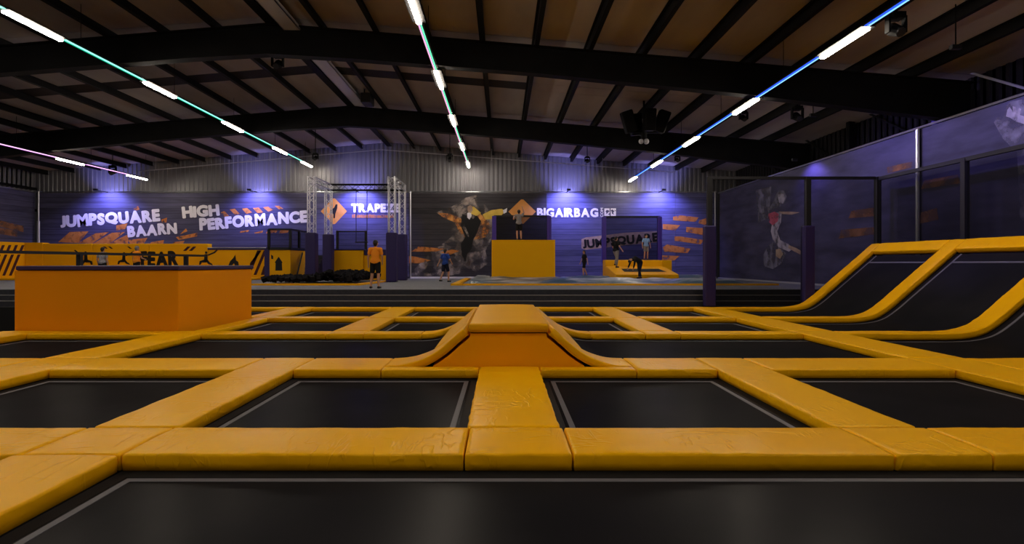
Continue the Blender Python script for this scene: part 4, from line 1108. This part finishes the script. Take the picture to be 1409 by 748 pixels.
moving_head(808, 221, 27.5, 'small dark stage light near the far wall right of the middle strip', .7)
moving_head(619, 219, 28, 'small dark stage light near the far wall left of the middle strip', .9)
moving_head(434, 217, 28, 'small dark stage light near the end of the teal strip', .8)
moving_head(382, 88, 16.6, 'dark stage light on the nearer roof beam left of the ridge', 1.0)
moving_head(155, 236, 29.6, 'small dark stage light beneath the pink strip at left', 1.1)

# ================================================================== PEOPLE
def capsule(mb, a, b, ra, rb, n=10):
    a, b = Vector(a), Vector(b); d_ = b - a
    if d_.length < 1e-6: d_ = Vector((0, 0, 1e-4))
    d_.normalize(); u = d_.orthogonal().normalized(); v = d_.cross(u); vs = [a - d_ * ra]; rings = []
    for t in (-60, -30, 0): rings.append((a + d_ * (ra * math.sin(math.radians(t))), ra * math.cos(math.radians(t))))
    for t in (0, 30, 60): rings.append((b + d_ * (rb * math.sin(math.radians(t))), rb * math.cos(math.radians(t))))
    for c, r in rings:
        for k in range(n): q = 2 * PI * k / n; vs.append(c + u * (r * math.cos(q)) + v * (r * math.sin(q)))
    vs.append(b + d_ * rb); e = len(vs) - 1; fs = [(0, 1 + (k + 1) % n, 1 + k) for k in range(n)]
    for j in range(5):
        o = 1 + j * n; fs += [(o + k, o + (k + 1) % n, o + n + (k + 1) % n, o + n + k) for k in range(n)]
    o = 1 + 5 * n; fs += [(o + k, o + (k + 1) % n, e) for k in range(n)]
    mb.add(vs, fs)
def fuse(mb, name, material, parent, voxel=.012, it=4):
    me = mb.mesh(name, material); o = bpy.data.objects.new(name, me); COL.objects.link(o)
    r = o.modifiers.new('r', 'REMESH'); r.mode = 'VOXEL'; r.voxel_size = voxel
    s = o.modifiers.new('s', 'SMOOTH'); s.iterations = it; s.factor = .5
    dg = bpy.context.evaluated_depsgraph_get(); m2 = bpy.data.meshes.new_from_object(o.evaluated_get(dg))
    o.modifiers.clear(); o.data = m2; m2.name = name; m2.materials.clear(); m2.materials.append(material)
    m2.polygons.foreach_set('use_smooth', [True] * len(m2.polygons)); o.parent = parent
    return o
def person(label, loc, rz, height, pose, shirt, shorts, hair='hair', long_legs=False, shoes=True, long_sleeve=False, extra=None):
    """faces local -Y; joints given for a 1.75 m figure, pose overrides some of them"""
    k = height / 1.75
    J = dict(pelvis=(0, 0, .95), waist=(0, 0, 1.08), chest=(0, -.01, 1.27), neck=(0, 0, 1.46), head=(0, -.02, 1.62),
             sl=(.185, 0, 1.41), el=(.24, .02, 1.13), wl=(.25, -.05, .88), sr=(-.185, 0, 1.41), er=(-.24, .02, 1.13), wr=(-.25, -.05, .88),
             hl=(.09, 0, .92), kl=(.11, -.02, .50), al=(.12, .03, .085), hr=(-.09, 0, .92), kr=(-.11, -.02, .50), ar=(-.12, .03, .085))
    J.update(pose); J = {a: Vector(b_) * k for a, b_ in J.items()}
    t = thing('person', label, 'person', loc, rz); R_ = lambda r: r * k
    hd = (J['head'] - J['neck']).normalized(); up = hd
    face = Vector((0, -1, 0)); face = (face - up * face.dot(up)).normalized() if abs(up.y) < .95 else Vector((0, 0, -1))
    sidev = up.cross(face)
    b_ = MB()
    capsule(b_, J['pelvis'] + Vector((.05, 0, 0)) * k, J['pelvis'] - Vector((.05, 0, 0)) * k, R_(.115), R_(.115))
    capsule(b_, J['pelvis'], J['waist'], R_(.125), R_(.115)); capsule(b_, J['waist'], J['chest'], R_(.115), R_(.135))
    shc = (J['sl'] + J['sr']) / 2
    capsule(b_, J['chest'], shc.lerp(J['neck'], .2), R_(.13), R_(.085)); capsule(b_, J['sl'], J['sr'], R_(.062), R_(.062))
    capsule(b_, shc, J['neck'] + (J['head'] - J['neck']) * .3, R_(.06), R_(.052))
    c = J['head']
    capsule(b_, c + up * R_(.035), c - up * R_(.035) + face * R_(.008), R_(.092), R_(.076)); capsule(b_, c - up * R_(.07) + face * R_(.03), c - up * R_(.085) + face * R_(.045), R_(.05), R_(.038))
    capsule(b_, c + face * R_(.085), c - up * R_(.028) + face * R_(.104), R_(.012), R_(.018))
    for s_ in (-1, 1): capsule(b_, c + sidev * (s_ * R_(.088)) + up * R_(.015), c + sidev * (s_ * R_(.088)) - up * R_(.02), R_(.018), R_(.013))
    for s_, S_ in (('l', 1), ('r', -1)):
        sh, e, w_ = J['s' + s_], J['e' + s_], J['w' + s_]
        capsule(b_, sh, e, R_(.052), R_(.040)); capsule(b_, e, w_, R_(.040), R_(.028))
        d_ = (w_ - e).normalized(); pa = w_ + d_ * R_(.085)
        side_ = d_.cross(Vector((S_, 0, 0.01))).normalized()
        capsule(b_, w_, pa, R_(.028), R_(.030))
        for f_ in range(4):
            o_ = side_ * R_((f_ - 1.5) * .021); ln = (.062, .074, .070, .054)[f_]
            mid = pa + o_ + d_ * R_(ln * .55); capsule(b_, w_ + d_ * R_(.07) + o_, mid, R_(.011), R_(.010), 6)
            capsule(b_, mid, mid + d_ * R_(ln * .4) - Vector((S_ * .012, 0, 0)) * k, R_(.010), R_(.009), 6)
        capsule(b_, w_ + d_ * R_(.03) + side_ * R_(.02), w_ + d_ * R_(.075) + side_ * R_(.055), R_(.014), R_(.011), 6)
        hp, kn, an = J['h' + s_], J['k' + s_], J['a' + s_]
        capsule(b_, hp, kn, R_(.085), R_(.056)); 
        calf = kn.lerp(an, .3); capsule(b_, kn, calf, R_(.054), R_(.058)); capsule(b_, calf, an, R_(.058), R_(.038))
        fd = Vector((0.12 * S_, -1, 0)).normalized()
        capsule(b_, an + Vector((0, 0, -.04)) * k, an + fd * R_(.15) + Vector((0, 0, -.052)) * k, R_(.042), R_(.032))
    fuse(b_, 'body', M['skin'], t)
    # clothes
    s = MB()
    capsule(s, J['pelvis'] + (J['waist'] - J['pelvis']) * .30 + Vector((.03, 0, 0)) * k, J['pelvis'] + (J['waist'] - J['pelvis']) * .30 - Vector((.03, 0, 0)) * k, R_(.158), R_(.158)); capsule(s, J['pelvis'] + (J['waist'] - J['pelvis']) * .3, J['waist'], R_(.156), R_(.145)); capsule(s, J['waist'], J['chest'], R_(.140), R_(.158)); capsule(s, J['chest'], shc.lerp(J['neck'], .1), R_(.152), R_(.105))
    capsule(s, J['sl'], J['sr'], R_(.084), R_(.084))
    for s_ in 'lr':
        sh, e, w_ = J['s' + s_], J['e' + s_], J['w' + s_]
        if long_sleeve: capsule(s, sh, e, R_(.075), R_(.055)); capsule(s, e, e.lerp(w_, .9), R_(.055), R_(.042))
        else: capsule(s, sh, sh.lerp(e, .55), R_(.076), R_(.068))
    fuse(s, 'shirt', M[shirt], t, .014)
    s = MB()
    capsule(s, J['pelvis'] + Vector((.05, 0, .0)) * k, J['pelvis'] - Vector((.05, 0, .0)) * k, R_(.138), R_(.138)); capsule(s, J['pelvis'], J['pelvis'].lerp(J['waist'], .15), R_(.132), R_(.125))
    for s_ in 'lr':
        hp, kn, an = J['h' + s_], J['k' + s_], J['a' + s_]
        if long_legs: capsule(s, hp, kn, R_(.108), R_(.078)); capsule(s, kn, kn.lerp(an, .88), R_(.078), R_(.058))
        else: capsule(s, hp, hp.lerp(kn, .72), R_(.108), R_(.094))
    fuse(s, 'trousers' if long_legs else 'shorts', M[shorts], t, .014)
    s = MB()
    capsule(s, c + up * R_(.05) - face * R_(.012), c + up * R_(.02) - face * R_(.03), R_(.098), R_(.092)); capsule(s, c - face * R_(.03), c - up * R_(.05) - face * R_(.035), R_(.085), R_(.062))
    fuse(s, 'hair', M[hair], t, .014)
    if shoes:
        for s_, S_ in (('l', 1), ('r', -1)):
            an = J['a' + s_]; fd = Vector((0.12 * S_, -1, 0)).normalized(); s = MB()
            capsule(s, an + Vector((0, .03, -.045)) * k, an + fd * R_(.15) + Vector((0, 0, -.052)) * k, R_(.050), R_(.040)); fuse(s, 'shoe', M['shoe'], t, .014)
    s = MB()
    for s_ in (-1, 1): s.ball(c + face * R_(.084) + sidev * (s_ * R_(.033)) + up * R_(.012), R_(.010), n=6, m=4)
    s.build('eyes', M['hair'], t)
    s = MB(); capsule(s, c + face * R_(.088) - up * R_(.058) - sidev * R_(.022), c + face * R_(.088) - up * R_(.058) + sidev * R_(.022), R_(.006), R_(.006), 6); s.build('mouth', M['stripe_dark'], t)
    return t
# staff member seen from the back
person('person in an orange shirt and black shorts standing with back turned on the platform', (wx(516.5, 19.1), 19.1, PZ), PI - .1, 1.76,
       dict(el=(.26, .02, 1.14), wl=(.27, -.02, .88), er=(-.25, -.02, 1.14), wr=(-.22, -.12, .96), al=(.16, .03, .085), ar=(-.13, .03, .085), kl=(.13, -.02, .5)), 'cloth_orange', 'cloth_black')
person('person in a blue top and dark shorts walking across the platform beside the truss', (wx(612.5, 25.6), 25.6, PZ), 2.5, 1.62,
       dict(el=(.27, .10, 1.16), wl=(.33, .18, .95), er=(-.26, -.1, 1.16), wr=(-.24, -.24, 1.02), kl=(.1, .06, .5), al=(.11, .26, .13), kr=(-.1, -.16, .51), ar=(-.11, -.14, .085)), 'cloth_blue', 'cloth_navy')
person('person in a dark top and shorts standing on top of the yellow jump tower', (wx(714, 27.9), 27.9, wz(330.4, 27.2) + .035), PI, 1.62,
       dict(el=(.30, -.08, 1.22), wl=(.30, -.25, 1.36), er=(-.29, -.04, 1.60), wr=(-.22, -.08, 1.84), al=(.1, .03, .085), ar=(-.13, .03, .085)), 'cloth_grey', 'cloth_black')
person('child in black top and trousers walking beside the yellow tower', (wx(804, 28.0), 28.0, PZ + .23), -1.35, 1.38,
       dict(el=(.25, .10, 1.15), wl=(.26, .14, .90), er=(-.25, -.08, 1.15), wr=(-.25, -.18, .93), kl=(.1, -.12, .5), al=(.1, -.10, .085), kr=(-.1, .05, .5), ar=(-.1, .22, .11)), 'cloth_black', 'cloth_black')
person('person in a black top and grey trousers climbing the yellow padded stand', (wx(847.5, 27.3), 27.3, PZ + .69), 2.2, 1.62,
       dict(el=(.27, -.05, 1.16), wl=(.26, -.20, .98), er=(-.28, .02, 1.18), wr=(-.36, -.08, 1.0), kl=(.12, -.22, .56), al=(.12, -.06, .22), kr=(-.1, .02, .5), ar=(-.1, .06, .085)), 'cloth_black', 'cloth_grey', long_legs=True)
person('child in a pale blue shirt standing on the raised back of the padded stand', (wx(889, 28.55), 28.55, PZ + 1.115), .2, 1.36,
       dict(el=(.27, -.02, 1.15), wl=(.26, -.12, .92), er=(-.27, .03, 1.15), wr=(-.29, -.05, .9)), 'cloth_pale', 'cloth_grey')
person('person in dark clothes bending forward before the padded stand', (wx(878, 24.9), 24.9, PZ + .20), -1.15, 1.5,
       dict(pelvis=(0, .12, .88), waist=(0, .02, .99), chest=(0, -.20, 1.08), neck=(0, -.40, 1.06), head=(0, -.54, .98), sl=(.17, -.34, 1.05), sr=(-.17, -.34, 1.05), el=(.2, -.40, .80), wl=(.18, -.46, .58), er=(-.2, -.42, .80), wr=(-.2, -.52, .60),
            hl=(.09, .12, .86), hr=(-.09, .12, .86), kl=(.11, .02, .48), al=(.11, -.02, .085), kr=(-.11, .14, .48), ar=(-.11, .28, .085)), 'cloth_black', 'cloth_navy', long_legs=True, long_sleeve=True)
person('person in a grey checked shirt seen behind the black handrail at left', (wx(141, 26.2), 26.2, PZ), PI, 1.72, dict(el=(.26, .02, 1.14)), 'cloth_stripe', 'cloth_black')
person('grey-haired person in an orange shirt behind the handrail at left', (wx(188, 26.8), 26.8, PZ), PI - .4, 1.80, dict(er=(-.27, -.08, 1.15), wr=(-.2, -.25, 1.1)), 'cloth_orange', 'cloth_black', 'hair_grey')
